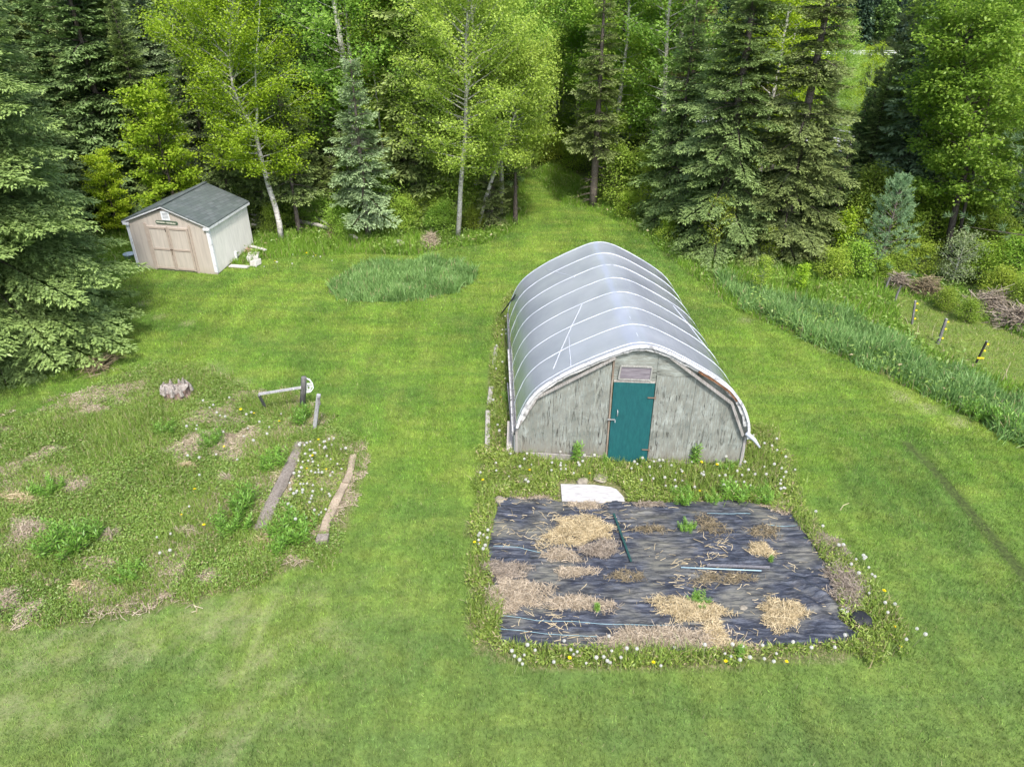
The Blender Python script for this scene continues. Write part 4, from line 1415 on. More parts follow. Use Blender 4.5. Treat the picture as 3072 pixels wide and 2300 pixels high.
# ------------------------------------------------------------------ posts, stump, raised bed
def build_yard_things():
    gw = wood('grey_post_wood', (0.045, 0.043, 0.042), (0.13, 0.127, 0.125), (0.27, 0.265, 0.26))
    lw = wood('silvered_post_wood', (0.17, 0.17, 0.175), (0.33, 0.33, 0.34), (0.50, 0.50, 0.51))
    b = at(906, 1228)
    tp = aty(911, 1130, b[1])
    e = empty('hitching_post', b, 'thick grey round post with a rail and prop on its left', 'post')
    MB(b).tube([b - [0, 0, .05], tp - [0, 0, 0.02], tp], [0.068, 0.062, 0.055], 14).build('post', gw, e, True)
    l = aty(776, 1182, b[1] - 0.35)
    r_ = aty(903, 1162, b[1] - 0.06)
    MB(b).bar(l, r_, 0.05, 0.045).build('rail', lw, e)
    ft = at(799, 1226)
    MB(b).bar(l - [0, 0, 0.03], ft, 0.05, 0.05, (0, 1, 0)).build('prop', gw, e)
    # white plastic plate with openings hanging on the post
    k = plain('white_plastic_plate', (0.72, 0.74, 0.76), 0.45, var=0.04)
    Y = b[1] + 0.08
    mb = MB(b)
    out = [(918, 1135), (928, 1138), (937, 1150), (940, 1163), (932, 1174), (917, 1177), (912, 1168), (914, 1150)]
    q = [aty(x, y, Y) for x, y in out]
    for i in range(len(q)):
        mb.bar(q[i], q[(i + 1) % len(q)], 0.022, 0.026, (0, 1, 0))
    for (x0, y0), (x1, y1) in (((914, 1152), (936, 1151)), ((913, 1157), (939, 1158)), ((915, 1172), (932, 1171)), ((919, 1163), (926, 1156)), ((933, 1163), (926, 1156)), ((919, 1163), (926, 1170)), ((933, 1163), (926, 1170))):
        mb.bar(aty(x0, y0, Y - 0.002), aty(x1, y1, Y - 0.002), 0.028, 0.02, (0, 1, 0))
    tag(mb.build('plastic_bracket', k), 'white plastic bracket with a diamond opening hung on the grey post', 'bracket')
    b = at(942, 1287)
    tp = aty(956, 1183, b[1] - 0.1)
    e = empty('leaning_post', b, 'squarish silver grey post leaning right beside the raised bed', 'post')
    MB(b).bar(b - [0, 0, 0.05], tp, 0.085, 0.075, (0, 1, 0)).build('post', lw, e, bevel=0.008)
    MB(b).bar(tp + [0, -0.045, -0.24], tp + [0, -0.045, -0.06], 0.05, 0.02, (0, 1, 0)).build('dark_bracket', gw, e)
    # stump
    import bmesh
    c = at(536, 1195)
    e = empty('tree_stump', c, 'jagged old tree stump with a bleached splintered top', 'stump')
    V, F = [], []
    n, m = 30, 9
    for j in range(m):
        t = j / (m - 1)
        for i in range(n):
            a = 2 * math.pi * i / n
            top_ = 0.34 + 0.09 * mnoise.noise((math.cos(a) * 2, math.sin(a) * 2, 4.2)) + 0.07 * math.sin(a * 2 + 1)
            rr = 0.285 + 0.09 * (1 - t) ** 3 + 0.05 * mnoise.noise((math.cos(a) * 3, math.sin(a) * 3, t * 1.5)) + 0.035 * mnoise.noise((math.cos(a) * 8, math.sin(a) * 8, t * 2))
            V.append(c + [rr * math.cos(a) * 1.05, rr * math.sin(a) * 0.9, t * top_])
    for j in range(m - 1):
        for i in range(n):
            F.append((j * n + i, j * n + (i + 1) % n, (j + 1) * n + (i + 1) % n, (j + 1) * n + i))
    MB(c).add(V, F).build('bark', wood('reddish_stump_bark', (0.06, 0.04, 0.035), (0.20, 0.135, 0.115), (0.36, 0.28, 0.24)), e, True)
    V, F = [], []
    rim = [(math.cos(2 * math.pi * i / n), math.sin(2 * math.pi * i / n)) for i in range(n)]
    for j, rr in enumerate((0.31, 0.24, 0.15, 0.06)):
        for i, (x, y) in enumerate(rim):
            a = 2 * math.pi * i / n
            top_ = 0.34 + 0.09 * mnoise.noise((x * 2, y * 2, 4.2)) + 0.07 * math.sin(a * 2 + 1)
            z = top_ * (0.985 if j == 0 else 1.0) + (0 if j == 0 else 0.05 * mnoise.noise((x * rr * 9, y * rr * 9, 9.1)) - 0.015 * j)
            V.append(c + [rr * x * 1.05, rr * y * 0.9, z])
    for j in range(3):
        for i in range(n):
            F.append((j * n + i, j * n + (i + 1) % n, (j + 1) * n + (i + 1) % n, (j + 1) * n + i))
    F.append(tuple(3 * n + i for i in range(n)))
    topm = wood('bleached_stump_top', (0.09, 0.075, 0.065), (0.26, 0.23, 0.205), (0.44, 0.42, 0.39), (5, 5, 5))
    MB(c).add(V, F).build('cut_top', topm, e)
    mb = MB(c)
    mb.tube([c + [0.16, 0.10, 0.25], c + [0.165, 0.10, 0.46], c + [0.18, 0.10, 0.53]], [0.05, 0.032, 0.012], 6)
    for a in np.linspace(0.4, 5.4, 9):
        d = np.array([math.cos(a) * 1.05, math.sin(a) * 0.9, 0])
        h = 0.30 + 0.10 * rng.uniform()
        mb.tube([c + d * 0.33 + [0, 0, h - 0.16], c + d * 0.31 + [0, 0, h], c + d * 0.29 + [0, 0, h + 0.09]], [0.05, 0.04, 0.008], 5)
    mb.build('splinters', topm, e)
    # raised bed timbers
    old = wood('split_old_log', (0.06, 0.05, 0.042), (0.20, 0.175, 0.15), (0.35, 0.315, 0.28))
    tan = wood('tan_old_timber', (0.13, 0.10, 0.07), (0.32, 0.26, 0.19), (0.46, 0.39, 0.31))

    def log(pts, w, h, name, m, lab, group):
        pw = [at(*q, 0.0) for q in pts]
        o = pw[0]
        mb = MB(o)
        V, F = [], []
        N = 26
        cum = np.r_[0, np.cumsum([np.linalg.norm(b - a) for a, b in zip(pw[:-1], pw[1:])])]
        A = np.array(pw)
        for j in range(N):
            s = cum[-1] * j / (N - 1)
            p = np.array([np.interp(s, cum, A[:, k_]) for k_ in range(3)])
            q = np.array([np.interp(min(cum[-1], s + .05), cum, A[:, k_]) for k_ in range(3)]) - np.array([np.interp(max(0, s - .05), cum, A[:, k_]) for k_ in range(3)])
            d = q / np.linalg.norm(q)
            sd = np.array([d[1], -d[0], 0])
            for i, (a, b) in enumerate(((-1, -.3), (-1, .7), (-.6, 1), (.6, 1), (1, .7), (1, -.3))):
                jt = 1 + 0.25 * mnoise.noise((s * 3, i * 3.1, pts[0][0]))
                V.append(p + sd * a * w / 2 * jt + np.array([0, 0, 1]) * b * h * (1 + 0.3 * mnoise.noise((s * 2.2, i * 2.3, 5.0))))
        for j in range(N - 1):
            for i in range(6):
                F.append((j * 6 + i, j * 6 + (i + 1) % 6, j * 6 + 6 + (i + 1) % 6, j * 6 + 6 + i))
        F += [tuple(range(5, -1, -1)), tuple((N - 1) * 6 + i for i in range(6))]
        return tag(mb.add(V, F).build(name, m), lab, 'timber', group)
    log([(903, 1338), (872, 1412), (850, 1450), (830, 1492), (806, 1545), (784, 1598)], 0.25, 0.14, 'bed_timber', old, 'long grey rotten log edging the dandelion bed on its left', 'timbers of the raised bed')
    log([(1060, 1376), (1050, 1430), (1038, 1458)], 0.15, 0.13, 'bed_timber', tan, 'upper tan timber edging the dandelion bed on its right', 'timbers of the raised bed')
    log([(1035, 1462), (1008, 1512), (982, 1572), (972, 1605)], 0.18, 0.13, 'bed_timber', tan, 'lower tan timber edging the dandelion bed on its right', 'timbers of the raised bed')
    p = at(970, 1626)
    tag(MB(p).box(p + [0, 0, .07], (0.11, .01, 0), (0, 0.085, 0), (0, 0, .075)).build('timber_block', old, bevel=0.015), 'short timber block at the near end of the right bed edging', 'block')
    # fence posts on the right
    blk = plain('black_post_paint', (0.018, 0.017, 0.016), 0.5)
    yel = plain('yellow_insulator', (0.75, 0.58, 0.03), 0.45, var=0.05)
    for (x0, y0, x1, y1, m, w, lab) in ((2736, 972, 2746, 903, gw, 0.05, 'grey wooden fence post standing farthest up the pasture edge'), (2813, 1032, 2839, 957, gw, 0.062, 'thick dark grey fence post in the middle of the pasture edge'), (2925, 1094, 2960, 1024, blk, 0.042, 'thin black fence post with a yellow band')):
        b = at(x0, y0)
        t = aty(x1, y1, b[1] + 0.1)
        e = empty('fence_post', b, lab, 'fence post', 'fence posts along the pasture')
        MB(b).bar(b - [0, 0, .03], t, w, w, (0, 1, 0)).build('post', m, e, bevel=0.006)
        d = (t - b)
        MB(b).bar(b + d * 1.001, b + d * 1.02, w * 0.9, w * 0.9, (0, 1, 0)).build('post_cap', plain('pale_post_cap', (0.36, 0.35, 0.33), 0.8), e)
        for s in ((0.25, 0.62, 0.9) if m is gw else (0.9, 0.62)):
            q = b + d * s + [w * 0.5, -0.02, 0]
            MB(b).box(q + [0.03, 0, 0], (0.028, 0, 0), (0, 0.015, 0), (0, 0, 0.016)).build('insulator', yel, e)
        if m is blk:
            q = b + d * 0.32
            MB(b).box(q + [0.03, -0.035, 0], (0.09, 0, 0), (0, 0.01, 0), (0, 0, 0.018)).build('yellow_band', yel, e)
    for x0, y0, h, lab in ((2655, 868, 0.45, 'dead grey stub post half hidden in meadow grass'), (2683, 905, 0.55, 'thin dead brown stem standing beside the stub post')):
        b = at(x0, y0)
        tag(MB(b).tube([b, b + [0.03, 0, h * .6], b + [0.06, 0, h]], [0.04, 0.035, 0.02], 7).build('stub_post', gw), lab, 'post')
    # fallen logs and dead wood along the trees
    pale = wood('barkless_grey_log', (0.16, 0.15, 0.14), (0.34, 0.33, 0.30), (0.50, 0.48, 0.44))
    for q0, q1, r0, z0, z1, lab in (((898, 664), (1010, 692), 0.085, 0.30, 0.22, 'long grey fallen log propped against a thin trunk'), ((945, 650), (1002, 688), 0.05, 0.45, 0.2, 'thin fallen pole crossing behind the long log'),
                              ((1050, 708), (1072, 716), 0.09, 0.1, 0.1, 'short grey log end in the grass left of the blue spruce trunk'), ((1060, 662), (1170, 668), 0.05, 0.2, 0.2, 'pale pole lying behind the blue spruce trunk'),
                              ((840, 605), (885, 622), 0.06, 0.5, 0.4, 'bare pole leaning in brush right of the shed'), ((1188, 728), (1212, 735), 0.13, 0.06, 0.05, 'flat grey slab lying in the grass at the wood edge')):
        a, b = at(*q0, z0), at(*q1, z1)
        tag(MB(a).tube([a, (a + b) / 2 + [0, 0, 0.04], b], [r0, r0 * .95, r0 * .7], 8).build('fallen_log', pale, smooth=True), lab, 'log', 'fallen logs at the wood edge')
    # brush heaps and dead grass
    pile(812, 606, 60, 26, 'brown', 'brown brush heap behind the shed roof, left of the birch trunk', n=900, hgt=0.7, ln=0.7, name='brush_heap', cat='brush', wd=0.02)
    pile(890, 612, 28, 14, 'brown', 'small brown brush heap just right of the birch trunk', n=350, hgt=0.5, ln=0.6, name='brush_heap', cat='brush', wd=0.02)
    pile(1003, 705, 22, 12, 'brown', 'upturned root tangle at the end of the long fallen log', n=260, hgt=0.45, ln=0.5, name='root_tangle', cat='roots', wd=0.02)
    pile(1292, 730, 26, 16, 'pale', 'clump of dead pale grass stems at the wood edge', n=260, hgt=0.35, ln=0.6, name='dead_grass', cat='grass', wd=0.014)
    pile(2775, 880, 44, 15, 'brown', 'reddish brown brush heap above the farthest fence post', n=800, hgt=0.55, ln=0.6, name='brush_heap', cat='brush', wd=0.016)
    pile(2690, 862, 20, 10, 'grey', 'grey brush heap left of the reddish brown one', n=500, hgt=0.5, ln=0.6, name='brush_heap', cat='brush', wd=0.016)
    pile(2965, 935, 46, 15, 'grey', 'long tangled grey brush heap near the right edge', n=520, hgt=0.7, ln=1.0, name='brush_heap', cat='brush', wd=0.016)
    pile(3050, 978, 45, 18, 'grey', 'lowest grey brush heap at the right edge of the photo', n=520, hgt=0.6, ln=1.0, name='brush_heap', cat='brush', wd=0.02)
    pile(300, 1105, 34, 26, 'brown', 'bare dry branches under the near left spruce', n=160, hgt=0.3, ln=0.7, name='dry_branches', cat='branches', wd=0.016)
    for i, (x, y, rx, ry, lab) in enumerate(((60, 1500, 75, 16, 'wide mat of bleached dead grass at the left photo edge'), (230, 1468, 45, 12, 'small bleached grass mat right of the wide one at the left edge'), (85, 1592, 70, 28, 'largest bleached grass mat in the left bed'), (560, 1402, 35, 10, 'bleached grass streak in the middle of the left bed'), (680, 1440, 26, 9, 'small bleached streak left of the upper grey log'), (25, 1800, 40, 30, 'bleached grass mat at the lower left of the bed'), (235, 1765, 26, 16, 'bleached grass spot below the broad leafy clump'), (560, 1600, 40, 14, 'bleached grass streak left of the lower grey log'), (330, 1610, 26, 14, 'bleached grass spot right of the broad leafy clump'), (800, 1620, 40, 26, 'dry grass mat at the lower end of the grey rotten log'))):
        pile(x, y, rx, ry, 'pale' if i % 3 else 'gold', lab, hgt=0.22, ln=0.26, name='dead_grass', cat='straw', group='bleached grass mats in the left bed')
    # long dry stems
    dm = plain('dry_stem', (0.50, 0.44, 0.28), 0.8)
    ST = [((800, 1340), (865, 1420), (880, 1452)), ((760, 1410), (820, 1416), (862, 1420)), ((740, 1285), (800, 1262), (866, 1268)), ((560, 1215), (640, 1202), (662, 1195)), ((500, 1470), (540, 1430), (566, 1405)), ((340, 1690), (420, 1740), (350, 1733)),
          ((3000, 1150), (3018, 1120), (3032, 1085)), ((3020, 1152), (3020, 1130), (3018, 1108)), ((2745, 1020), (2752, 1000), (2757, 968)), ((2800, 1018), (2797, 1000), (2806, 970)), ((2728, 985), (2722, 965), (2715, 950)), ((2520, 1530), (2530, 1515), (2548, 1508))]
    for i, s in enumerate(ST):
        z = (0.05, 0.16, 0.12) if i < 6 else (0.0, 0.25, 0.5)
        p = [at(x, y, 0.06) if i < 6 else aty(x, y, at(*s[0])[1]) for (x, y), zz in zip(s, z)]
        tag(MB(p[0]).tube(p, [0.009, 0.008, 0.004], 5).build('dry_stalk', dm), 'dry straw coloured stalk among the weeds on the left' if i < 6 else 'dry straw coloured stalk standing in grass on the right', 'stalk', 'dry stalks on the left' if i < 6 else 'dry stalks on the right')


# ------------------------------------------------------------------ weeds, leafy clumps, dandelions
def build_weeds():
    wm = mk_blade_mat('weed_leaves', (0.135, 0.245, 0.038), (0.300, 0.430, 0.095), 0.04)
    bl = mk_blade_mat('weed_blades', (0.165, 0.265, 0.040), (0.320, 0.440, 0.100), 0.13)
    ym = mk_blade_mat('yellowish_weed_leaves', (0.170, 0.260, 0.036), (0.370, 0.460, 0.100), 0.10)
    holes = [PG['fabric'], gh_pg, poly([(1672, 1508), (1886, 1518), (1884, 1485), (1845, 1448), (1672, 1440)])]

    def density(P, s1, s2, thr):
        return P[(vnoise(P, s1, 31) * 0.55 + vnoise(P, s2, 32) * 0.45) > thr + rng.uniform(-.12, .12, len(P))]
    P = density(scatter(PG['weedbed'], 2700, (), 0.6), 0.9, 2.6, 0.45)
    P = seen(P)
    weed_cover('weed_carpet', P, 0.13, 0.05, 0.018, 'low carpet of mixed green weeds in the overgrown bed on the left', wm)
    P = seen(scatter(PG['weedbed'], 2900, (), 0.75))
    n = len(P)
    me = blade_mesh('weedy_grass', P, rng.uniform(0.06, 0.22, n) * (0.3 + 1.2 * vnoise(P, 1.1, 33)), rng.uniform(0.01, 0.018, n), 0.6, 2)
    tag(link_mesh('weedy_grass', me, bl), 'ragged grass growing among the weeds of the left bed', 'grass', None, 'stuff')
    # dead grass lying in the left bed
    P = seen(scatter(PG['weedbed'], 2200, (), 0.6))
    P = P[(vnoise(P, 0.9, 31) * 0.55 + vnoise(P, 2.6, 32) * 0.45) < 0.50]
    n = len(P)
    Q = straw_verts(np.stack([P[:, 0], P[:, 1], rng.uniform(0.01, 0.05, n)], 1), 0, 0.2, 0.011, 0.1)
    rnd = rng.uniform(0, 1, n)
    tag(link_mesh('dead_grass', quads_mesh('dead_grass', Q, np.r_[rnd, rnd]), straw_mat('pale')), 'bleached dead grass lying in gaps of the left bed', 'grass', None, 'stuff')
    # weeds around greenhouse and cloth
    bed = poly([(880, 1480), (905, 1345), (1000, 1335), (1055, 1370), (1030, 1450), (985, 1550), (930, 1610), (840, 1600)])
    P = np.concatenate([scatter(PG['front'], 2600, holes, 0.5), scatter(PG['leftstrip'], 1800, holes, 0.3), scatter(bed, 2200)])
    P = density(P, 1.6, 4.0, 0.36)
    weed_cover('weed_carpet', P, 0.13, 0.075, 0.022, 'dandelion leaves and weeds around the greenhouse and black cloth', ym)
    P = np.concatenate([scatter(PG['front'], 1700, holes, 0.6), scatter(PG['leftstrip'], 1300, holes, 0.4), scatter(bed, 1300)])
    n = len(P)
    me = blade_mesh('weedy_grass', P, rng.uniform(0.08, 0.30, n) * (0.4 + 1.1 * vnoise(P, 1.4, 35)), rng.uniform(0.01, 0.016, n), 0.5, 2)
    tag(link_mesh('weedy_grass', me, bl), 'ragged grass around the greenhouse and black cloth', 'grass', None, 'stuff')
    # low herbs through meadow and the wood margin
    P = seen(scatter(meadow_pg, 130, [PG['pasture']]), m=2)
    P = density(P, 0.7, 2.0, 0.5)
    weed_cover('meadow_herbs', P, 0.35, 0.13, 0.05, 'leafy herbs standing in the unmown meadow on the right', wm)
    P = seen(scatter(rough_pg, 160, [shed_pg]), m=2)
    P = density(P, 0.7, 2.0, 0.5)
    weed_cover('margin_herbs', P, 0.35, 0.13, 0.05, 'leafy herbs along the foot of the trees on the left', wm)


def herb_mesh(seed, h, nst, ll, lw, spread):
    """clump of upright stems with narrow leaves all round; stems and leaves as two meshes"""
    r = np.random.default_rng(seed)
    C, D, N, L, W = [], [], [], [], []
    mb = MB()
    for s in range(nst):
        a = r.uniform(0, 6.28)
        sp = spread * math.sqrt(r.uniform())
        b = np.array([sp * math.cos(a), sp * math.sin(a), 0])
        hh = h * r.uniform(0.65, 1.1)
        t = b + np.array([math.cos(a) * sp * 0.5, math.sin(a) * sp * 0.5, hh])
        mb.tube([b, (b + t) / 2 + [0.01, 0, 0.01], t], [0.006, 0.005, 0.003], 4, False)
        nl = 20
        for i in range(nl):
            q = 0.25 + 0.75 * i / nl
            p = b + (t - b) * q
            az = i * 2.4 + s
            el = 0.15 + 0.9 * (i / nl) ** 2 + r.normal(0, 0.15)
            C.append(p)
            D.append([math.cos(az) * math.cos(el), math.sin(az) * math.cos(el), math.sin(el)])
            N.append([r.normal(0, .3), r.normal(0, .3), 1])
            L.append(ll * r.uniform(0.7, 1.15))
            W.append(lw * r.uniform(0.8, 1.2))
    Q = leaf_quads(np.array(C), np.array(D, float), np.array(N, float), np.array(L), np.array(W))
    rnd = np.where(r.uniform(0, 1, len(Q)) < 0.02, 0.01, r.uniform(0.05, 1, len(Q)))
    me = quads_mesh('leaves', Q, rnd, np.ones(len(Q)))
    ms = bpy.data.meshes.new('stems')
    ms.from_pydata([tuple(map(float, p)) for p in mb.v], [], mb.f)
    return ms, me


def build_clumps():
    lm = mk_blade_mat('clump_leaves_bright', (0.128, 0.287, 0.037), (0.268, 0.488, 0.073), 0.02)
    stm = plain('green_stem', (0.16, 0.20, 0.06), 0.7)
    protos = [herb_mesh(50 + i, h, n, ll, lw, sp) for i, (h, n, ll, lw, sp) in enumerate(((0.42, 26, 0.13, 0.024, 0.22), (0.36, 34, 0.11, 0.022, 0.28), (0.55, 10, 0.12, 0.024, 0.08)))]
    for ms, me in protos:
        ms.materials.append(stm)
        me.materials.append(lm)
    L = [(737, 1525, 0, 1.0, 'bright leafy clump left of the grey rotten log, the fullest there'), (705, 1590, 1, 1.0, 'darker leafy clump below the fullest one by the grey log'), (880, 1612, 1, 1.2, 'wide leafy clump at the near end of the dandelion bed'), (905, 1268, 0, 0.85, 'leafy clump at the foot of the thick grey post'),
         (1733, 1392, 2, 1.0, 'tall slim leafy clump against the greenhouse front left of the teal door'), (2083, 1398, 2, 1.0, 'slim leafy clump against the greenhouse front right of the teal door'), (1922, 1400, 2, 0.45, 'small leafy sprout at the foot of the teal door'), (1812, 1396, 2, 0.5, 'small leafy sprout left of the teal door foot'),
         (2198, 1500, 0, 0.85, 'star shaped leafy clump above the top edge of the black cloth'), (2050, 1502, 1, 0.7, 'low round leafy clump right of the plywood sheet'), (2140, 1505, 1, 0.5, 'smallest leafy clump between two others at the cloth edge'), (2290, 1500, 1, 0.7, 'leafy clump near the top right corner of the black cloth'),
         (200, 1650, 1, 1.25, 'broad leafy clump in the left bed near the photo edge'), (265, 1625, 0, 0.9, 'leafy clump just right of the broad one in the left bed'), (390, 1735, 1, 0.7, 'leafy clump near the lower lawn edge of the left bed'), (820, 1400, 1, 0.9, 'leafy clump left of the upper grey log'), (640, 1330, 1, 0.8, 'leafy clump in the middle of the left bed'), (150, 1480, 1, 0.8, 'leafy clump high in the left bed by the photo edge'),
         (1545, 1210, 1, 0.8, 'leafy clump pressed to the left side of the greenhouse'), (500, 1300, 1, 0.7, 'leafy clump below the tree stump'), (845, 1650, 0, 0.7, 'leafy clump at the lawn edge below the wide clump'), (2180, 1410, 1, 0.6, 'leafy clump at the right foot of the greenhouse front'),
         (2930, 1250, 1, 1.0, 'yellow green leafy clump in the tall strip at far right'), (3010, 1290, 0, 1.1, 'leafy clump right of the yellow green one at far right'), (1790, 1838, 2, 0.4, 'dandelion clump growing through straw in the lower left of the cloth'), (2095, 1815, 1, 0.5, 'grass tuft sprouting from the golden straw heap'), (2060, 1590, 1, 0.45, 'green tuft growing through the cloth right of the stake'), (2310, 1690, 2, 0.35, 'little green tuft right of the pale blue pipe'), (2215, 1975, 2, 0.5, 'leafy sprig at the lower edge of the black cloth')]
    for x, y, k, s, lab in L:
        p = at(x, y)
        e = empty('leafy_weed', p, lab, 'weed', 'leafy weed clumps', rng.uniform(0, 6))
        e.scale = (s, s, s)
        for nm, me in zip(('stems', 'leaves'), protos[k]):
            o = bpy.data.objects.new(nm, me)
            COL.objects.link(o)
            o.parent = e


def build_dandelions():
    # one seed-head and one flower, each with its stem in the same mesh; a few pixels each in the picture
    white = NT('dandelion_seed_head')
    d1 = white.n('ShaderNodeBsdfDiffuse')
    white.put(d1.inputs[0], (0.72, 0.71, 0.68))
    t1 = white.n('ShaderNodeBsdfTranslucent')
    white.put(t1.inputs[0], (0.75, 0.74, 0.70))
    mx = white.n('ShaderNodeMixShader')
    white.put(mx.inputs[1], d1.outputs[0])
    white.put(mx.inputs[2], t1.outputs[0])
    white.put(white.out.inputs[0], mx.outputs[0])
    yellow = plain('dandelion_petals', (0.80, 0.64, 0.01), 0.7, var=0.05)
    stem = plain('dandelion_stem', (0.22, 0.26, 0.11), 0.7)

    def head(h, flower):
        mb = MB().tube([(0, 0, 0), (0.012, 0, h * .5), (0.018, 0.006, h)], [0.005, 0.004, 0.004], 4, False)
        ns = len(mb.f)
        c = np.array([0.018, 0.006, h + 0.012])
        if flower:
            for ring, (rr, zz) in enumerate(((0.030, 0.004), (0.022, 0.012), (0.012, 0.018))):
                for i in range(12):
                    a = 6.283 * (i + ring * .5) / 12
                    d = np.array([math.cos(a), math.sin(a), 0])
                    s = np.array([-math.sin(a), math.cos(a), 0]) * 0.008
                    mb.add([c, c + d * rr * .6 - s + [0, 0, zz], c + d * rr + [0, 0, zz * .8], c + d * rr * .6 + s + [0, 0, zz]], [(0, 1, 2, 3)])
        else:
            r2 = np.random.default_rng(int(h * 1000))
            for i in range(46):
                z = 1 - 2 * (i + .5) / 46
                a = i * 2.39996
                d = np.array([math.sqrt(1 - z * z) * math.cos(a), math.sqrt(1 - z * z) * math.sin(a), z])
                t = np.cross(d, [0.3, 0.2, 0.9])
                t /= np.linalg.norm(t)
                b = np.cross(d, t)
                p = c + d * 0.024
                s = 0.0075
                mb.add([p + t * s, p + b * s, p - t * s, p - b * s], [(0, 1, 2, 3)])
        me = bpy.data.meshes.new('dandelion')
        me.from_pydata([tuple(map(float, p)) for p in mb.v], [], mb.f)
        me.materials.append(stem)
        me.materials.append(yellow if flower else white.m)
        for i, f in enumerate(me.polygons):
            f.material_index = 0 if i < ns else 1
        return me
    W = [head(h, False) for h in (0.16, 0.22, 0.29)]
    Y = [head(h, True) for h in (0.12, 0.18)]
    zones = [
        (poly([(860, 1480), (905, 1345), (1000, 1335), (1055, 1370), (1030, 1450), (985, 1550), (930, 1600), (860, 1600)]), 72, 6, 'in the raised bed between the two timber edgings'),
        (poly([(1440, 1400), (1540, 1380), (1700, 1392), (1800, 1405), (1790, 1435), (1660, 1470), (1560, 1480), (1440, 1470)]), 26, 4, 'in weeds left of the teal door'),
        (poly([(1830, 1405), (2220, 1410), (2300, 1420), (2370, 1470), (2360, 1500), (2000, 1490), (1880, 1480), (1830, 1440)]), 50, 4, 'in weeds between the teal door and the black cloth'),
        (poly([(2230, 1330), (2290, 1280), (2380, 1410), (2390, 1470), (2300, 1420)]), 10, 1, 'at the right front corner of the greenhouse'),
        (poly([(1470, 1390), (1475, 1150), (1495, 960), (1530, 960), (1535, 1380)]), 12, 1, 'in the weedy strip along the left side of the greenhouse'),
        (poly([(1480, 1930), (1850, 1955), (2280, 1950), (2560, 1935), (2560, 1990), (2200, 2020), (1500, 2030), (1440, 1960)]), 40, 4, 'along the lower edge of the black cloth'),
        (poly([(2420, 1560), (2600, 1700), (2700, 1850), (2760, 1950), (2640, 1960), (2600, 1830), (2540, 1720), (2450, 1640)]), 20, 3, 'right of the black cloth'),
        (poly([(1420, 1620), (1475, 1600), (1470, 1700), (1430, 1760)]), 9, 3, 'at the left edge of the black cloth'),
        (poly([(560, 1210), (760, 1220), (960, 1290), (860, 1420), (700, 1560), (560, 1760), (380, 1760), (560, 1500)]), 30, 7, 'scattered through the weedy bed on the left'),
        (poly([(700, 800), (830, 770), (1000, 770), (1000, 800), (780, 830)]), 10, 3, 'in the lawn right of the shed'),
    ]
    for pg, nw, ny, where in zones:
        for n, lst, lab, grp in ((nw, W, 'white dandelion seed head ', 'dandelion seed heads '), (ny, Y, 'yellow dandelion flower ', 'dandelion flowers ')):
            P = scatter(pg, 60, [PG['fabric'], gh_pg])
            rng.shuffle(P)
            for i, q in enumerate(P[:n]):
                o = bpy.data.objects.new('dandelion', lst[i % len(lst)])
                COL.objects.link(o)
                o.location = (q[0], q[1], 0)
                o.rotation_euler = (rng.normal(0, .15), rng.normal(0, .15), rng.uniform(0, 6))
                s = rng.uniform(0.75, 1.25)
                o.scale = (s, s, s)
                tag(o, lab + where, 'dandelion', grp + where)


# ------------------------------------------------------------------ trees
def mk_needles(name, dark, tip, sat=1.0):
    k = NT(name)
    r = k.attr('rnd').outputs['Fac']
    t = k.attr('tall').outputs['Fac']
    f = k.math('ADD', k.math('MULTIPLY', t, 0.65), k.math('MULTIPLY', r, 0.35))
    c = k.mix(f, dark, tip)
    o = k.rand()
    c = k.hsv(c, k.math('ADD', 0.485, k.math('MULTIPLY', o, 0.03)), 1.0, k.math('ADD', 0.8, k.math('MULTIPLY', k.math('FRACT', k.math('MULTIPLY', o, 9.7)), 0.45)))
    return k.leaf(c, 0.22, 0.04, 0.5)


def mk_leaves(name, dark, lite, trans=0.46):
    k = NT(name)
    r = k.attr('rnd').outputs['Fac']
    c = k.mix(r, dark, lite)
    o = k.rand()
    c = k.hsv(c, k.math('ADD', 0.482, k.math('MULTIPLY', o, 0.036)), 1.0, k.math('ADD', 0.8, k.math('MULTIPLY', k.math('FRACT', k.math('MULTIPLY', o, 9.7)), 0.4)))
    return k.leaf(c, trans, 0.02, 0.5)


def bark(name, cols, scale=(3, 3, 3), ns=4.0):
    k = NT(name)
    f = k.noise(k.mapv(k.obj(), scale), ns, 6, 0.65, 0.4)
    c = k.ramp(f, [(0.3, cols[0]), (0.48, cols[1]), (0.7, cols[2])])
    return k.bsdf(c, 0.9, 0.15, k.bump(f, 0.6, 0.02))


BARK_S = bark('spruce_bark', ((0.045, 0.035, 0.028), (0.12, 0.10, 0.085), (0.22, 0.20, 0.18)), (9, 9, 4))
BARK_P = bark('poplar_bark', ((0.12, 0.11, 0.095), (0.40, 0.39, 0.34), (0.58, 0.57, 0.52)), (3, 3, 5), 2.5)
BARK_B = bark('birch_bark', ((0.07, 0.06, 0.055), (0.55, 0.53, 0.49), (0.72, 0.70, 0.66)), (2, 2, 7), 2.2)
BARK_D = bark('dark_bark', ((0.03, 0.025, 0.02), (0.085, 0.07, 0.06), (0.16, 0.14, 0.12)), (8, 8, 3))


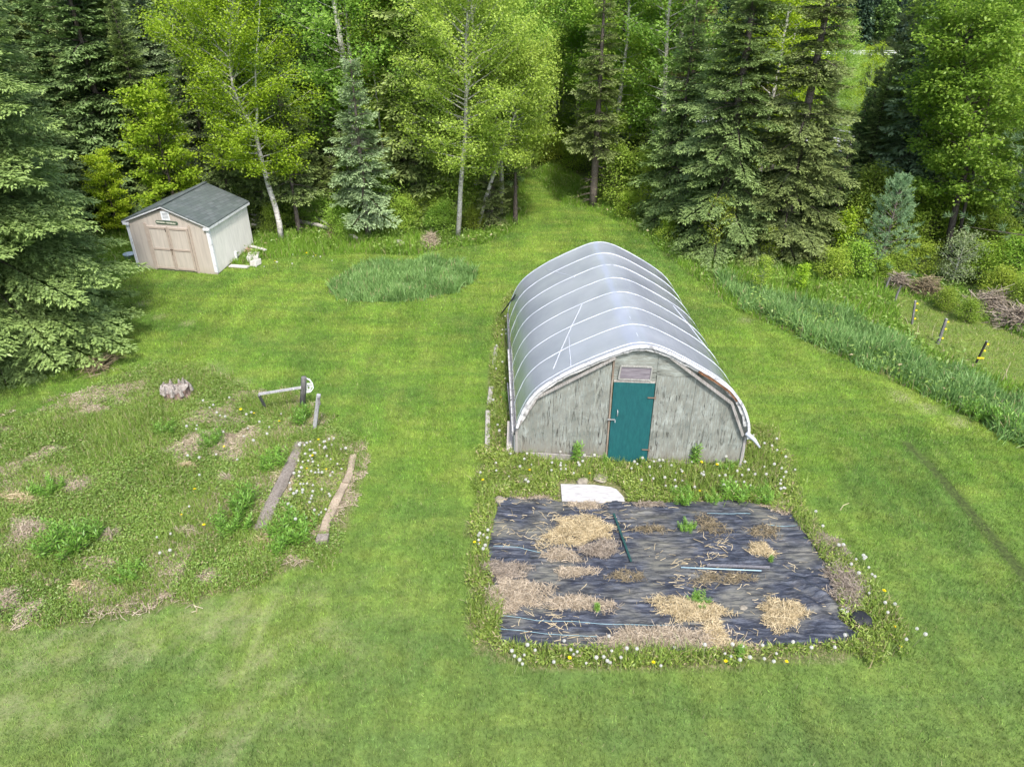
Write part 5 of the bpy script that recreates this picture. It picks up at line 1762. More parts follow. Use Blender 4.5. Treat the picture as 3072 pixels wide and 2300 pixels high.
def frond(L, seed, gap=0.09, tgap=0.055, tl=0.115, tw=0.034, droop=0.22, sec=0.5, hang=0.25):
    """flat conifer bough along +X with side shoots; quads and tip factors"""
    r = np.random.default_rng(seed)
    C, D, N, LL, WW, T = [], [], [], [], [], []

    def axis(s):
        t = s / L
        return np.array([s, 0, -droop * L * t * t + 0.10 * L * max(0, t - 0.7)])
    s = 0.14 * L
    while s < L:
        for sd in (-1, 1):
            l2 = min(0.75, sec * (L - s) + 0.10) * r.uniform(0.7, 1.2)
            a = sd * R(r.uniform(42, 66))
            d2 = np.array([math.cos(a), math.sin(a), -hang + r.normal(0, 0.16)])
            d2 /= np.linalg.norm(d2)
            p0 = axis(s + r.uniform(-.03, .03))
            q = 0.06
            while q < l2:
                f = q / l2
                for s2 in (-1, 1):
                    b = a + s2 * R(r.uniform(35, 55))
                    C.append(p0 + d2 * q + [0, 0, -0.06 * f * f])
                    D.append([math.cos(b), math.sin(b), -hang * 0.6 + r.normal(0, 0.25)])
                    N.append([r.normal(0, .35), r.normal(0, .35), 1])
                    LL.append(tl * r.uniform(0.7, 1.2) * (1.1 - 0.35 * f))
                    WW.append(tw * r.uniform(0.8, 1.2))
                    T.append(max(f, s / L) ** 2)
                q += tgap
            C.append(p0 + d2 * l2)
            D.append(d2)
            N.append([r.normal(0, .3), r.normal(0, .3), 1])
            LL.append(tl * 1.1)
            WW.append(tw)
            T.append(1.0)
        s += gap * r.uniform(0.8, 1.2)
    for i in range(5):
        a = R(r.uniform(-40, 40))
        C.append(axis(L * 0.97))
        D.append([math.cos(a), math.sin(a), r.normal(0, .2)])
        N.append([0, 0, 1])
        LL.append(tl * 1.2)
        WW.append(tw)
        T.append(1.0)
    Q = leaf_quads(np.array(C), np.array(D, float), np.array(N, float), np.array(LL), np.array(WW))
    return Q, np.array(T)


_FR = {}


def fronds(key, **kw):
    if key not in _FR:
        _FR[key] = {L: [frond(L, int(L * 100) + j, **kw) for j in range(2)] for L in (0.5, 0.9, 1.4, 2.0, 2.8, 3.6)}
    return _FR[key]


def spruce_mesh(name, seed, H, Rr, mats, zlow=0.6, gap=0.36, nper=6, key='mid', trunk_r=None, shape=0.85, up=0.35, bare=0.0, bend=0.0, skip=0.0, minr=0.3, **kw):
    """crown mesh (needles) and trunk mesh (stem and bough wood)"""
    r = np.random.default_rng(seed)
    F = fronds(key, **kw)
    Ls = np.array(sorted(F))
    quads, tips = [], []
    tb = MB()
    tr = trunk_r or 0.018 * H * 0.6
    zs = np.linspace(0, H * 0.98, 12)
    stem = [np.array([bend * math.sin(z / H * 3), bend * 0.6 * math.cos(z / H * 2.4) - bend * 0.6, z]) for z in zs]
    tb.tube(stem, [max(0.012, tr * (1 - z / H) ** 0.8 + 0.008) for z in zs], 9)
    z = zlow
    ph = 0.0
    while z < H - 0.15:
        t = (z - zlow * 0.5) / (H - zlow * 0.5)
        n = nper + int(r.integers(-1, 2))
        if t > 0.8:
            n = max(4, n - 1)
        for i in range(n):
            if r.uniform() < skip:
                continue
            az = ph + 2 * math.pi * i / n + r.normal(0, 0.22)
            L = max(minr, Rr * (1 - t) ** shape * (0.55 + 0.45 * min(1, z / (zlow + 0.7))) * r.uniform(0.74, 1.06))
            el = -0.22 * (1 - t) + up * t + 0.35 * t * t + r.normal(0, 0.09)
            zz = z + r.uniform(-.14, .14)
            c0 = np.array([np.interp(zz, zs, [q[k] for q in stem]) for k in range(3)])
            Lt = Ls[np.argmin(np.abs(Ls - L))]
            Q, T = F[Lt][int(r.integers(0, 2))]
            sc = L / Lt
            ca, sa = math.cos(az), math.sin(az)
            ce, se = math.cos(el), math.sin(el)
            ro = r.normal(0, 0.18)
            Rx = np.array([[1, 0, 0], [0, math.cos(ro), -math.sin(ro)], [0, math.sin(ro), math.cos(ro)]])
            Ry = np.array([[ce, 0, -se], [0, 1, 0], [se, 0, ce]])
            Rz = np.array([[ca, -sa, 0], [sa, ca, 0], [0, 0, 1]])
            M = Rz @ Ry @ Rx
            S = np.array([sc, max(0.75, sc), 1.0])
            quads.append((Q * S) @ M.T + c0)
            tips.append(T)
            e = M @ np.array([L * 0.8, 0, -0.16 * L])
            tb.tube([c0, c0 + M @ np.array([L * 0.45, 0, -0.04 * L]), c0 + e], [0.012 + 0.008 * L, 0.012, 0.004], 4, False)
        ph += 1.1
        z += gap * r.uniform(0.8, 1.2) * (1 - 0.35 * t)
    # dead lower limbs
    z = 0.35
    while z < zlow and bare > 0:
        for i in range(3):
            az = r.uniform(0, 6.28)
            L = bare * r.uniform(0.4, 1.0)
            c0 = np.array([0, 0, z])
            d = np.array([math.cos(az), math.sin(az), r.normal(-.1, .15)])
            tb.tube([c0, c0 + d * L * .5, c0 + d * L + [0, 0, -.08]], [0.016, 0.01, 0.004], 4, False)
            for s2 in (-1, 1):
                e = np.array([math.cos(az + s2 * .7), math.sin(az + s2 * .7), 0])
                tb.tube([c0 + d * L * .5, c0 + d * L * .5 + e * L * .35], [0.007, 0.003], 3, False)
        z += 0.3
    Q = np.concatenate(quads)
    T = np.concatenate(tips)
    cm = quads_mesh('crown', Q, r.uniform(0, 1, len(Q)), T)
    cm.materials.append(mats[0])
    tm = bpy.data.meshes.new('trunk')
    tm.from_pydata([tuple(map(float, p)) for p in tb.v], [], tb.f)
    for p in tm.polygons:
        p.use_smooth = True
    tm.materials.append(mats[1])
    return cm, tm


def leafy_mesh(name, seed, stem, radii, mats, t0=0.35, nl=40, Lmax=2.0, el=(0.2, 0.9), leaf=0.085, per=15, sig=0.17, shape=None, sub=6, forks=(), droop=0.0, flat=0.75):
    """broad-leaved crown and trunk; stem is a list of points from the root up, relative to the root"""
    r = np.random.default_rng(seed)
    stem = [np.asarray(p, float) for p in stem]
    tb = MB().tube(stem, radii, 10)
    cum = np.r_[0, np.cumsum([np.linalg.norm(b - a) for a, b in zip(stem[:-1], stem[1:])])]
    A = np.array(stem)

    def on(t):
        s = cum[-1] * t
        return np.array([np.interp(s, cum, A[:, k]) for k in range(3)])
    cl = []
    for fk in forks:
        fk = [np.asarray(p, float) for p in fk]
        tb.tube(fk, np.linspace(radii[0] * 0.5, 0.012, len(fk)), 7)
        for q in np.linspace(0.4, 1, 8):
            i = min(len(fk) - 2, int(q * (len(fk) - 1)))
            cl.append(fk[i] + (fk[i + 1] - fk[i]) * (q * (len(fk) - 1) - i))
    for i in range(nl):
        q = (i + r.uniform(0, 1)) / nl
        t = t0 + (1 - t0) * q
        p = on(t)
        az = i * 2.39996 + r.normal(0, .3)
        e = el[0] + (el[1] - el[0]) * q + r.normal(0, 0.12)
        prof = shape(q) if shape else (0.35 + 0.65 * math.sin(math.pi * min(1, q * 0.8 + 0.18)))
        L = Lmax * prof * r.uniform(0.7, 1.15)
        d = np.array([math.cos(az) * math.cos(e), math.sin(az) * math.cos(e), math.sin(e)])
        m = p + d * L * .5
        en = p + d * L + np.array([0, 0, 0.12 * L - droop * L])
        tb.tube([p, m, en], [max(0.008, 0.011 * L), 0.008, 0.003], 5, False)
        for k in range(sub):
            f = r.uniform(0.28, 1.0)
            b = p + (m - p) * f * 2 if f < .5 else m + (en - m) * (f - .5) * 2
            a2 = az + r.choice([-1, 1]) * r.uniform(0.4, 1.2)
            l2 = L * r.uniform(0.16, 0.42) * (1.15 - 0.5 * f)
            e2 = e * 0.6 + r.normal(0, .25) - droop
            d2 = np.array([math.cos(a2) * math.cos(e2), math.sin(a2) * math.cos(e2), math.sin(e2)])
            tb.tube([b, b + d2 * l2], [0.005, 0.002], 3, False)
            for g in np.linspace(0.35, 1.05, max(2, int(l2 / 0.22))):
                cl.append(b + d2 * l2 * g)
        for g in np.linspace(0.55, 1.0, max(2, int(L * 0.5 / 0.3))):
            cl.append(m + (en - m) * (g - .5) * 2)
    cl = np.array(cl)
    n = len(cl) * per
    off = np.clip(r.normal(0, 1, (n, 3)), -2, 2) * np.array([sig, sig, sig * flat])
    C = np.repeat(cl, per, 0) + off
    a = r.uniform(0, 6.283, n)
    zz = r.uniform(-0.9, 0.35, n)
    rr = np.sqrt(1 - zz * zz * .99)
    D = np.stack([rr * np.cos(a), rr * np.sin(a), zz], 1)
    N = np.stack([r.normal(0, .55, n), r.normal(0, .55, n), np.ones(n)], 1)
    Q = leaf_quads(C, D, N, leaf * r.uniform(0.7, 1.25, n), leaf * 0.72 * r.uniform(0.75, 1.2, n), 0.15)
    clr = np.repeat(r.uniform(0, 1, len(cl)), per)
    rnd = np.clip(0.45 * clr + 0.55 * r.uniform(0, 1, n), 0, 1)
    cm = quads_mesh('crown', Q, rnd)
    cm.materials.append(mats[0])
    tm = bpy.data.meshes.new('trunk')
    tm.from_pydata([tuple(map(float, p)) for p in tb.v], [], tb.f)
    for p in tm.polygons:
        p.use_smooth = True
    tm.materials.append(mats[1])
    return cm, tm


def pine_mesh(seed, H, Rr, mats, zlow=0.15, nl=60, tuft=0.12, ntuft=9):
    """soft white pine: upswept limbs carrying brushes of long needles"""
    r = np.random.default_rng(seed)
    tb = MB().tube([(0, 0, 0), (0.02, 0, H * .5), (0, 0.02, H)], [0.018 * H, 0.011 * H, 0.008], 8)
    cen, dr = [], []
    for i in range(nl):
        q = (i + .5) / nl
        z = zlow + (H - zlow) * q
        az = i * 2.4 + r.normal(0, .3)
        L = Rr * (1 - q) ** 0.7 * r.uniform(0.7, 1.15) + 0.12
        e = 0.15 + 0.8 * q
        d = np.array([math.cos(az) * math.cos(e), math.sin(az) * math.cos(e), math.sin(e)])
        p = np.array([0, 0, z])
        tb.tube([p, p + d * L], [0.010 + .006 * L, 0.004], 4, False)
        for k in range(ntuft):
            f = r.uniform(0.3, 1.0)
            a2 = az + r.normal(0, .7)
            e2 = e + r.normal(0.15, .35)
            d2 = np.array([math.cos(a2) * math.cos(e2), math.sin(a2) * math.cos(e2), math.sin(e2)])
            cen.append(p + d * L * f + d2 * r.uniform(0, .22) * L)
            dr.append(d2)
    cen, dr = np.array(cen), np.array(dr)
    m = 22
    n = len(cen) * m
    D = np.repeat(dr, m, 0) + r.normal(0, .55, (n, 3))
    C = np.repeat(cen, m, 0) + np.repeat(dr, m, 0) * r.uniform(-.08, .08, (n, 1))
    Q = leaf_quads(C, D, r.normal(0, 1, (n, 3)), np.full(n, tuft) * r.uniform(.7, 1.2, n), np.full(n, 0.011 if tuft < .16 else 0.016))
    cm = quads_mesh('crown', Q, r.uniform(0, 1, n), np.repeat(r.uniform(0, 1, len(cen)), m))
    cm.materials.append(mats[0])
    tm = bpy.data.meshes.new('trunk')
    tm.from_pydata([tuple(map(float, p)) for p in tb.v], [], tb.f)
    tm.materials.append(mats[1])
    return cm, tm


def plant(name, meshes, x, y, label, cat='tree', group=None, rz=None, s=1.0, sz=None, lean=(0, 0), z=None):
    zz = float(ground_z(x, y)) if z is None else z
    e = empty(name, (x, y, zz), label, cat, group, rng.uniform(0, 6.28) if rz is None else rz)
    e.rotation_euler = (lean[0], lean[1], e.rotation_euler[2])
    e.scale = (s, s, sz or s)
    for nm, me in zip(('crown', 'trunk'), meshes):
        o = bpy.data.objects.new(nm, me)
        COL.objects.link(o)
        o.parent = e
    return e


def px_stem(pts, Y, z0=None):
    """trunk traced in the photograph, standing at distance Y; returns root and points relative to it"""
    w = [aty(x, y, Y) for x, y in pts]
    root = w[0].copy()
    if z0 is not None:
        root[2] = z0
        w[0][2] = z0
    return root, [p - root for p in w]


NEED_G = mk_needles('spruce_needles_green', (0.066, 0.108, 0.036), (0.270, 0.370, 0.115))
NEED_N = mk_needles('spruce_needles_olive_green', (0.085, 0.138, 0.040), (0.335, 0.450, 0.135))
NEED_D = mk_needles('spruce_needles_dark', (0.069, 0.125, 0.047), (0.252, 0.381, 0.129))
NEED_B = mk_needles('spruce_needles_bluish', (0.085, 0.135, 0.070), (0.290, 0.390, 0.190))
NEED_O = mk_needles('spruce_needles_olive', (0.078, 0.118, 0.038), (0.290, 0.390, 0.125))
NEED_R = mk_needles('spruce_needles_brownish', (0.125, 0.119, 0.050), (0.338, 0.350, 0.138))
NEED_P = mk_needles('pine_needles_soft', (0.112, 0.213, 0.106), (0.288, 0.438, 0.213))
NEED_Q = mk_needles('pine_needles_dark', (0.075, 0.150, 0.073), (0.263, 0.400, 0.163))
LEAF_Y = mk_leaves('birch_leaves_yellow_green', (0.290, 0.410, 0.020), (0.520, 0.640, 0.045))
LEAF_P = mk_leaves('poplar_leaves_green', (0.194, 0.346, 0.043), (0.410, 0.583, 0.103))
LEAF_M = mk_leaves('maple_leaves_gold_green', (0.230, 0.400, 0.020), (0.460, 0.600, 0.050))
LEAF_G = mk_leaves('maple_leaves_green', (0.185, 0.320, 0.030), (0.430, 0.570, 0.080))
LEAF_W = mk_leaves('willow_leaves_greyish', (0.202, 0.280, 0.112), (0.426, 0.493, 0.246))


def build_near_trees():
    # --- left foreground spruce and its neighbours
    m = spruce_mesh('near', 11, 17.0, 4.1, (NEED_G, BARK_S), 0.25, 0.34, 7, 'fine', trunk_r=0.22, shape=0.62, tgap=0.05, tl=0.12, tw=0.036, gap_=0) if False else spruce_mesh('near', 11, 17.0, 4.5, (NEED_N, BARK_S), 0.15, 0.28, 9, 'near', trunk_r=0.22, shape=0.6, minr=0.5)
    plant('spruce_tree', m, -14.2, 17.5, 'huge full spruce at the left edge, its boughs sweeping to the ground', rz=0.4)
    sp = [spruce_mesh('mid', 21 + i, H, Rr, (mt, BARK_S), zl, 0.40, 6, 'mid', gap=0.0) if False else spruce_mesh('mid', 21 + i, H, Rr, (mt, BARK_S), zl, 0.40, 6, 'mid', shape=sh)
          for i, (H, Rr, mt, zl, sh) in enumerate(((13, 2.6, NEED_D, 0.6, 0.8), (11, 2.2, NEED_G, 0.5, 0.9), (14, 2.3, NEED_O, 1.2, 0.8)))]
    plant('spruce_tree', sp[0], -17.5, 25.5, 'dark spruce just behind the huge one at the left edge', s=1.05)
    plant('spruce_tree', sp[1], -14.9, 30.0, 'spruce with a visible pointed tip behind the golden maple', s=0.80)
    plant('spruce_tree', sp[1], -17.2, 31.5, 'mid green spruce left of the one with the visible tip', s=1.05)
    # golden young maple behind the shed
    st = [(0, 0, 0), (0.1, 0, 2), (0.0, 0.1, 4), (0.1, 0, 6.0)]
    m = leafy_mesh('mp', 31, st, [0.07, 0.055, 0.035, 0.01], (LEAF_M, BARK_D), 0.12, 38, 1.55, (0.1, 0.8), 0.13, 22, 0.18, lambda q: 0.55 + 0.45 * math.sin(math.pi * (0.15 + 0.8 * q)), 6, flat=0.35)
    plant('maple_tree', m, -13.3, 27.7, 'golden green young maple behind the left of the shed roof', s=0.86)
    plant('maple_tree', m, -15.6, 27.4, 'lower golden green maple shrub left of the shed', 'shrub', s=0.5)
    # bright birch with the leaning white trunk
    Y = 27.0
    root, stem = px_stem([(843, 716), (838, 670), (826, 620), (806, 560), (790, 500), (775, 440), (765, 395), (745, 360), (728, 328), (700, 270), (690, 200), (690, 110), (700, 0)], Y, 0.0)
    fork = [aty(x, y, Y) - root for x, y in ((765, 395), (771, 350), (770, 290), (765, 200), (775, 100), (780, 0))]
    side = [aty(x, y, Y - q) - root for (x, y), q in (((752, 430), 0), ((735, 418), .2), ((712, 408), .4))]
    m = leafy_mesh('birch', 33, stem, list(np.linspace(0.115, 0.02, len(stem))), (LEAF_Y, BARK_B), 0.30, 74, 2.5, (0.15, 0.95), 0.085, 34, 0.185, lambda q: 0.55 + 0.45 * math.sin(math.pi * (0.1 + 0.75 * q)), 7, (fork, side), 0.05)
    plant('birch_tree', m, root[0], root[1], 'bright yellow green birch with a leaning white trunk right of the shed', rz=0, z=0)
    # blue spruce with bare lower stem
    m = spruce_mesh('blue', 35, 6.6, 1.9, (NEED_B, BARK_S), 1.25, 0.42, 5, 'mid', trunk_r=0.11, shape=0.85, bare=0.3)
    b = at(1106, 712)
    plant('spruce_tree', m, b[0], b[1], 'blue green young spruce with a bare grey foot at the wood edge')
    # thin tree the fallen log leans on
    m2 = spruce_mesh('thin', 36, 6.0, 1.5, (NEED_G, BARK_S), 1.7, 0.38, 5, 'mid', trunk_r=0.085, bare=0.3)
    b = at(899, 706)
    plant('fir_tree', m2, b[0], b[1], 'slim fir whose foot the long fallen log leans against')
    # main poplar, grey straight trunk, forked
    Y = 27.2
    root, stem = px_stem([(1374, 722), (1378, 650), (1382, 560), (1390, 470), (1396, 400), (1397, 320), (1398, 240), (1397, 160), (1400, 80), (1404, 0)], Y, 0.0)
    fork = [aty(x, y, Y) - root for x, y in ((1396, 330), (1404, 260), (1416, 215), (1418, 150), (1440, 80))]
    fork2 = [aty(x, y, Y - .3) - root for x, y in ((1418, 190), (1440, 165), (1470, 150), (1500, 130))]
    m = leafy_mesh('poplar', 37, stem, list(np.linspace(0.105, 0.025, len(stem))), (LEAF_P, BARK_P), 0.33, 70, 2.7, (0.1, 0.9), 0.088, 28, 0.175, lambda q: 0.7 + 0.3 * math.sin(math.pi * q), 7, (fork, fork2))
    plant('poplar_tree', m, root[0], root[1], 'tall poplar with a straight grey forked trunk left of the mown path', rz=0, z=0)
    # leaning birch
    Y = 28.6
    root, stem = px_stem([(1434, 662), (1452, 610), (1472, 550), (1494, 490), (1512, 430), (1527, 395), (1550, 330), (1575, 260), (1590, 180)], Y, 0.0)
    m = leafy_mesh('lean', 39, stem, list(np.linspace(0.09, 0.02, len(stem))), (LEAF_P, BARK_P), 0.42, 52, 2.3, (0.0, 0.8), 0.088, 28, 0.175, None, 7)
    plant('poplar_tree', m, root[0], root[1], 'pale trunked tree leaning right over the mown path entrance', rz=0, z=0)
    # dense leafy tree overhanging the path and birch with slanting white stem behind it
    st = [(0, 0, 0), (0.2, 0, 3), (0.5, 0, 6), (0.8, 0.1, 9.5)]
    m = leafy_mesh('overh', 41, st, [0.10, 0.08, 0.05, 0.012], (LEAF_P, BARK_D), 0.36, 72, 2.5, (-0.1, 0.8), 0.088, 30, 0.18, None, 7)
    plant('poplar_tree', m, -0.9, 33.2, 'leafy tree at the left corner of the path entrance, hiding its bend', rz=0)
    root, stem = px_stem([(1640, 440), (1672, 300), (1700, 215), (1722, 160), (1745, 110), (1772, 45), (1790, -20)], 43.0)
    root[2] = 0
    stem = [np.zeros(3)] + [p + np.array([0, 0, 0]) for p in [aty(1640, 440, 43.0) - root, aty(1672, 300, 43) - root, aty(1700, 215, 43) - root, aty(1722, 160, 43) - root, aty(1745, 110, 43) - root, aty(1772, 45, 43) - root, aty(1800, -60, 43) - root]]
    m = leafy_mesh('slant', 43, stem, list(np.linspace(0.13, 0.03, len(stem))), (LEAF_P, BARK_B), 0.5, 60, 2.6, (0.0, 0.8), 0.10, 24, 0.26, None, 7)
    plant('birch_tree', m, root[0], root[1], 'birch with a white stem slanting right high above the path', rz=0, z=0)
    # white stem top left of the blue spruce
    root, stem = px_stem([(1095, 560), (1088, 380), (1066, 270), (1050, 170), (1042, 90), (1036, 0), (1030, -60)], 31.0)
    base = np.array([root[0], 31.0, 0.0])
    w = [aty(x, y, 31.0) - base for x, y in ((1095, 560), (1088, 380), (1066, 270), (1050, 170), (1042, 90), (1036, 0), (1030, -80))]
    m = leafy_mesh('white', 45, [np.zeros(3)] + w, list(np.linspace(0.13, 0.03, 8)), (LEAF_P, BARK_B), 0.5, 40, 2.2, (0.1, 0.9), 0.10, 20, 0.26, None, 6)
    plant('birch_tree', m, base[0], base[1], 'birch with a white stem rising behind the blue spruce', rz=0, z=0)
    sl = leafy_mesh('slim', 46, [(0, 0, 0), (0.1, 0, 2.5), (0.05, 0.1, 5), (0.2, 0, 9)], [0.065, 0.055, 0.04, 0.012], (LEAF_P, BARK_P), 0.45, 34, 1.5, (0.1, 0.9), 0.09, 20, 0.22, None, 5)
    for x, y, s_, ln_, lab in ((1255, 668, 0.9, .05, 'slim pale trunked poplar between blue spruce and forked poplar'), (1318, 655, 1.0, -.03, 'slim poplar just left of the forked poplar'), (1225, 640, 1.05, .02, 'slim poplar rising behind the right side of the blue spruce'), (1462, 655, 0.85, .10, 'slim poplar leaning beside the leaning pale trunk'), (1165, 640, 1.0, -.04, 'slim poplar directly behind the blue spruce'), (1012, 610, 1.05, .03, 'slim poplar behind the slim fir'), (1505, 640, 0.9, -.04, 'slim poplar next to the short dark trunk'), (700, 600, 1.0, .03, 'slim poplar behind the shed, left of the bright birch')):
        b = at(x, y)
        plant('poplar_tree', sl, b[0], b[1], lab, s=s_, lean=(0, ln_))
    # small conifers under the poplars
    us = spruce_mesh('under', 47, 4.6, 1.5, (NEED_G, BARK_S), 0.9, 0.36, 5, 'mid', bare=0.4, skip=0.12)
    us2 = spruce_mesh('under', 48, 3.4, 1.3, (NEED_O, BARK_S), 0.5, 0.36, 5, 'mid', bare=0.4, skip=0.15)
    for x, y, ms, s, lab in ((1275, 665, us, 1.05, 'small spruce with brown inner twigs between blue spruce and poplar trunk'), (1345, 668, us2, 0.9, 'low olive spruce just left of the poplar trunk'), (1478, 680, us2, 0.85, 'low spruce right of the leaning trunk foot'), (1020, 640, us, 0.95, 'small spruce between the slim fir and the blue spruce'), (960, 640, us2, 1.2, 'bushy low spruce behind the long fallen log'), (1195, 655, us2, 1.0, 'low dark spruce right of the blue spruce')):
        b = at(x, y)
        plant('spruce_tree', ms, b[0], b[1], lab, s=s)
    dead = spruce_mesh('deadpole', 49, 3.0, 0.8, (NEED_D, BARK_D), 1.9, 0.5, 3, 'mid', trunk_r=0.10, bare=0.25)
    b = at(1546, 672)
    plant('broken_trunk', dead, b[0], b[1], 'short dark trunk standing at the left corner of the path entrance')

    # --- right of the path
    m = spruce_mesh('r1', 61, 9.4, 1.7, (NEED_O, BARK_S), 2.7, 0.52, 5, 'mid', trunk_r=0.17, shape=0.8, bare=0.9, skip=0.15)
    b = at(1778, 622)
    plant('spruce_tree', m, b[0], b[1], 'spruce with a bare dark trunk standing right of the mown path')
    m = spruce_mesh('r2', 62, 8.6, 2.2, (NEED_O, BARK_S), 0.8, 0.40, 6, 'mid', shape=0.85, up=0.25)
    plant('spruce_tree', m, 6.6, 28.8, 'olive spruce with a pointed top behind the mown path, left of the twin spruces')
    m = spruce_mesh('r3', 63, 12.0, 3.2, (NEED_O, BARK_S), 0.35, 0.46, 6, 'near', trunk_r=0.2, shape=0.9, up=0.2, minr=0.4)
    b = at(2150, 745)
    plant('spruce_tree', m, b[0], b[1], 'broad olive spruce with yellowish drooping tips, left of the twin spruces')
    m = spruce_mesh('r4', 64, 12.0, 2.65, (NEED_G, BARK_S), 0.35, 0.45, 6, 'near', trunk_r=0.2, shape=0.9, up=0.2, minr=0.4)
    b = at(2335, 768)
    plant('spruce_tree', m, b[0], b[1], 'broad grey green spruce, right of the twin spruces, nearest the pine seedling')
    m = spruce_mesh('r5', 65, 12.0, 2.0, (NEED_R, BARK_S), 2.0, 0.46, 5, 'mid', trunk_r=0.15, bare=0.8, skip=0.35)
    plant('spruce_tree', m, 7.9, 33.5, 'half dead brownish spruce with a bare grey stem behind the olive ones')
    plant('spruce_tree', m, 10.2, 31.8, 'second thinly needled spruce behind the broad olive spruce', s=0.95)
    # soft pine seedling, yellow sapling
    pm = pine_mesh(71, 3.2, 1.25, (NEED_P, BARK_S), 0.1, 70, 0.12, 10)
    b = at(2632, 815)
    plant('pine_tree', pm, b[0], b[1], 'soft blue green young pine at the right wood edge')
    ys = leafy_mesh('ys', 72, [(0, 0, 0), (.03, 0, .9), (0, 0, 1.9)], [0.02, 0.015, 0.005], (LEAF_M, BARK_D), 0.1, 22, 0.42, (0.2, 0.9), 0.10, 9, 0.11, None, 3)
    b = at(2515, 790)
    plant('maple_sapling', ys, b[0], b[1], 'bright yellow maple sapling beside the blue green pine', 'sapling', s=0.95)
    b = at(2400, 870)
    plant('maple_sapling', ys, b[0], b[1], 'tiny golden maple sapling standing in the meadow', 'sapling', s=0.45)
    gs = leafy_mesh('gs', 73, [(0, 0, 0), (.03, 0, 1.0), (0, 0, 2.1)], [0.018, 0.013, 0.005], (LEAF_G, BARK_P), 0.3, 26, 0.55, (0.2, 0.9), 0.075, 9, 0.12, None, 3)
    for x, y, s, lab in ((2140, 775, 1.0, 'green sapling with a thin pale stem in front of the olive spruce'), (1948, 668, 1.05, 'thin green sapling left of the olive spruces with leaves only at the top'), (2300, 795, 0.6, 'little green sapling under the broad olive spruce'), (2280, 880, 0.55, 'small sapling standing alone in the meadow')):
        b = at(x, y)
        plant('sapling', gs, b[0], b[1], lab, 'sapling', s=s)
    # big broad-leaved tree with two dark stems on the right
    Y = 26.5
    b = at(2845, 775)
    Y = b[1]
    root = np.array([b[0], b[1], float(ground_z(b[0], b[1]))])
    s1 = [np.zeros(3)] + [aty(x, y, Y) - root for x, y in ((2850, 700), (2870, 610), (2895, 520), (2905, 430), (2900, 330), (2890, 220), (2900, 100))]
    f1 = [aty(x, y, Y) - root for x, y in ((2878, 700), (2895, 620), (2915, 540), (2935, 450), (2960, 340), (2980, 220))]
    m = leafy_mesh('bigm', 81, s1, list(np.linspace(0.13, 0.03, len(s1))), (LEAF_G, BARK_D), 0.30, 90, 2.3, (-0.05, 0.9), 0.115, 22, 0.17, lambda q: 0.7 + 0.3 * math.sin(math.pi * q), 7, (f1,), 0.02, 0.45)
    plant('maple_tree', m, root[0], root[1], 'large green maple with two dark stems at the right edge', rz=0, z=root[2])
    # white pine at the far right edge with dark leaning trunk
    Y = 23.5
    m = pine_mesh(83, 9.5, 3.4, (NEED_Q, BARK_D), 1.6, 80, 0.20, 14)
    plant('pine_tree', m, 17.6, 21.6, 'dark white pine at the far right edge, its limbs reaching into the photo')
    b0, b1 = at(3018, 745), aty(3085, 630, at(3018, 745)[1])
    tag(MB(b0).tube([b0, (b0 + b1) / 2, b1], [0.22, 0.18, 0.16], 10).build('leaning_log', BARK_D, smooth=True), 'dark thick leaning trunk at the right edge behind the brush', 'trunk')
    b0, b1 = at(2985, 760), aty(3070, 640, at(2985, 760)[1])
    tag(MB(b0).tube([b0, b1], [0.03, 0.02], 6).build('bare_branch', BARK_P), 'thin bare grey branch leaning across the dark leaning trunk', 'branch')
    pm2 = pine_mesh(84, 9.0, 2.4, (mk_needles('pine_needles_olive', (0.11, 0.14, 0.05), (0.32, 0.38, 0.15)), BARK_D), 1.0, 90, 0.18, 14)
    plant('pine_tree', pm2, 16.9, 33.0, 'olive green pine rising behind the large maple')
    # shrubs along the right margin
    sh = leafy_mesh('sh', 85, [(0, 0, 0), (.05, 0, .6), (0, 0, 1.2)], [0.03, 0.02, 0.006], (LEAF_G, BARK_D), 0.02, 38, 0.85, (0.2, 1.1), 0.075, 10, 0.15, None, 4)
    shw = leafy_mesh('shw', 86, [(0, 0, 0), (.05, 0, .7), (0, 0, 1.5)], [0.03, 0.02, 0.006], (LEAF_W, BARK_P), 0.1, 30, 0.75, (0.2, 1.1), 0.06, 9, 0.14, None, 4)
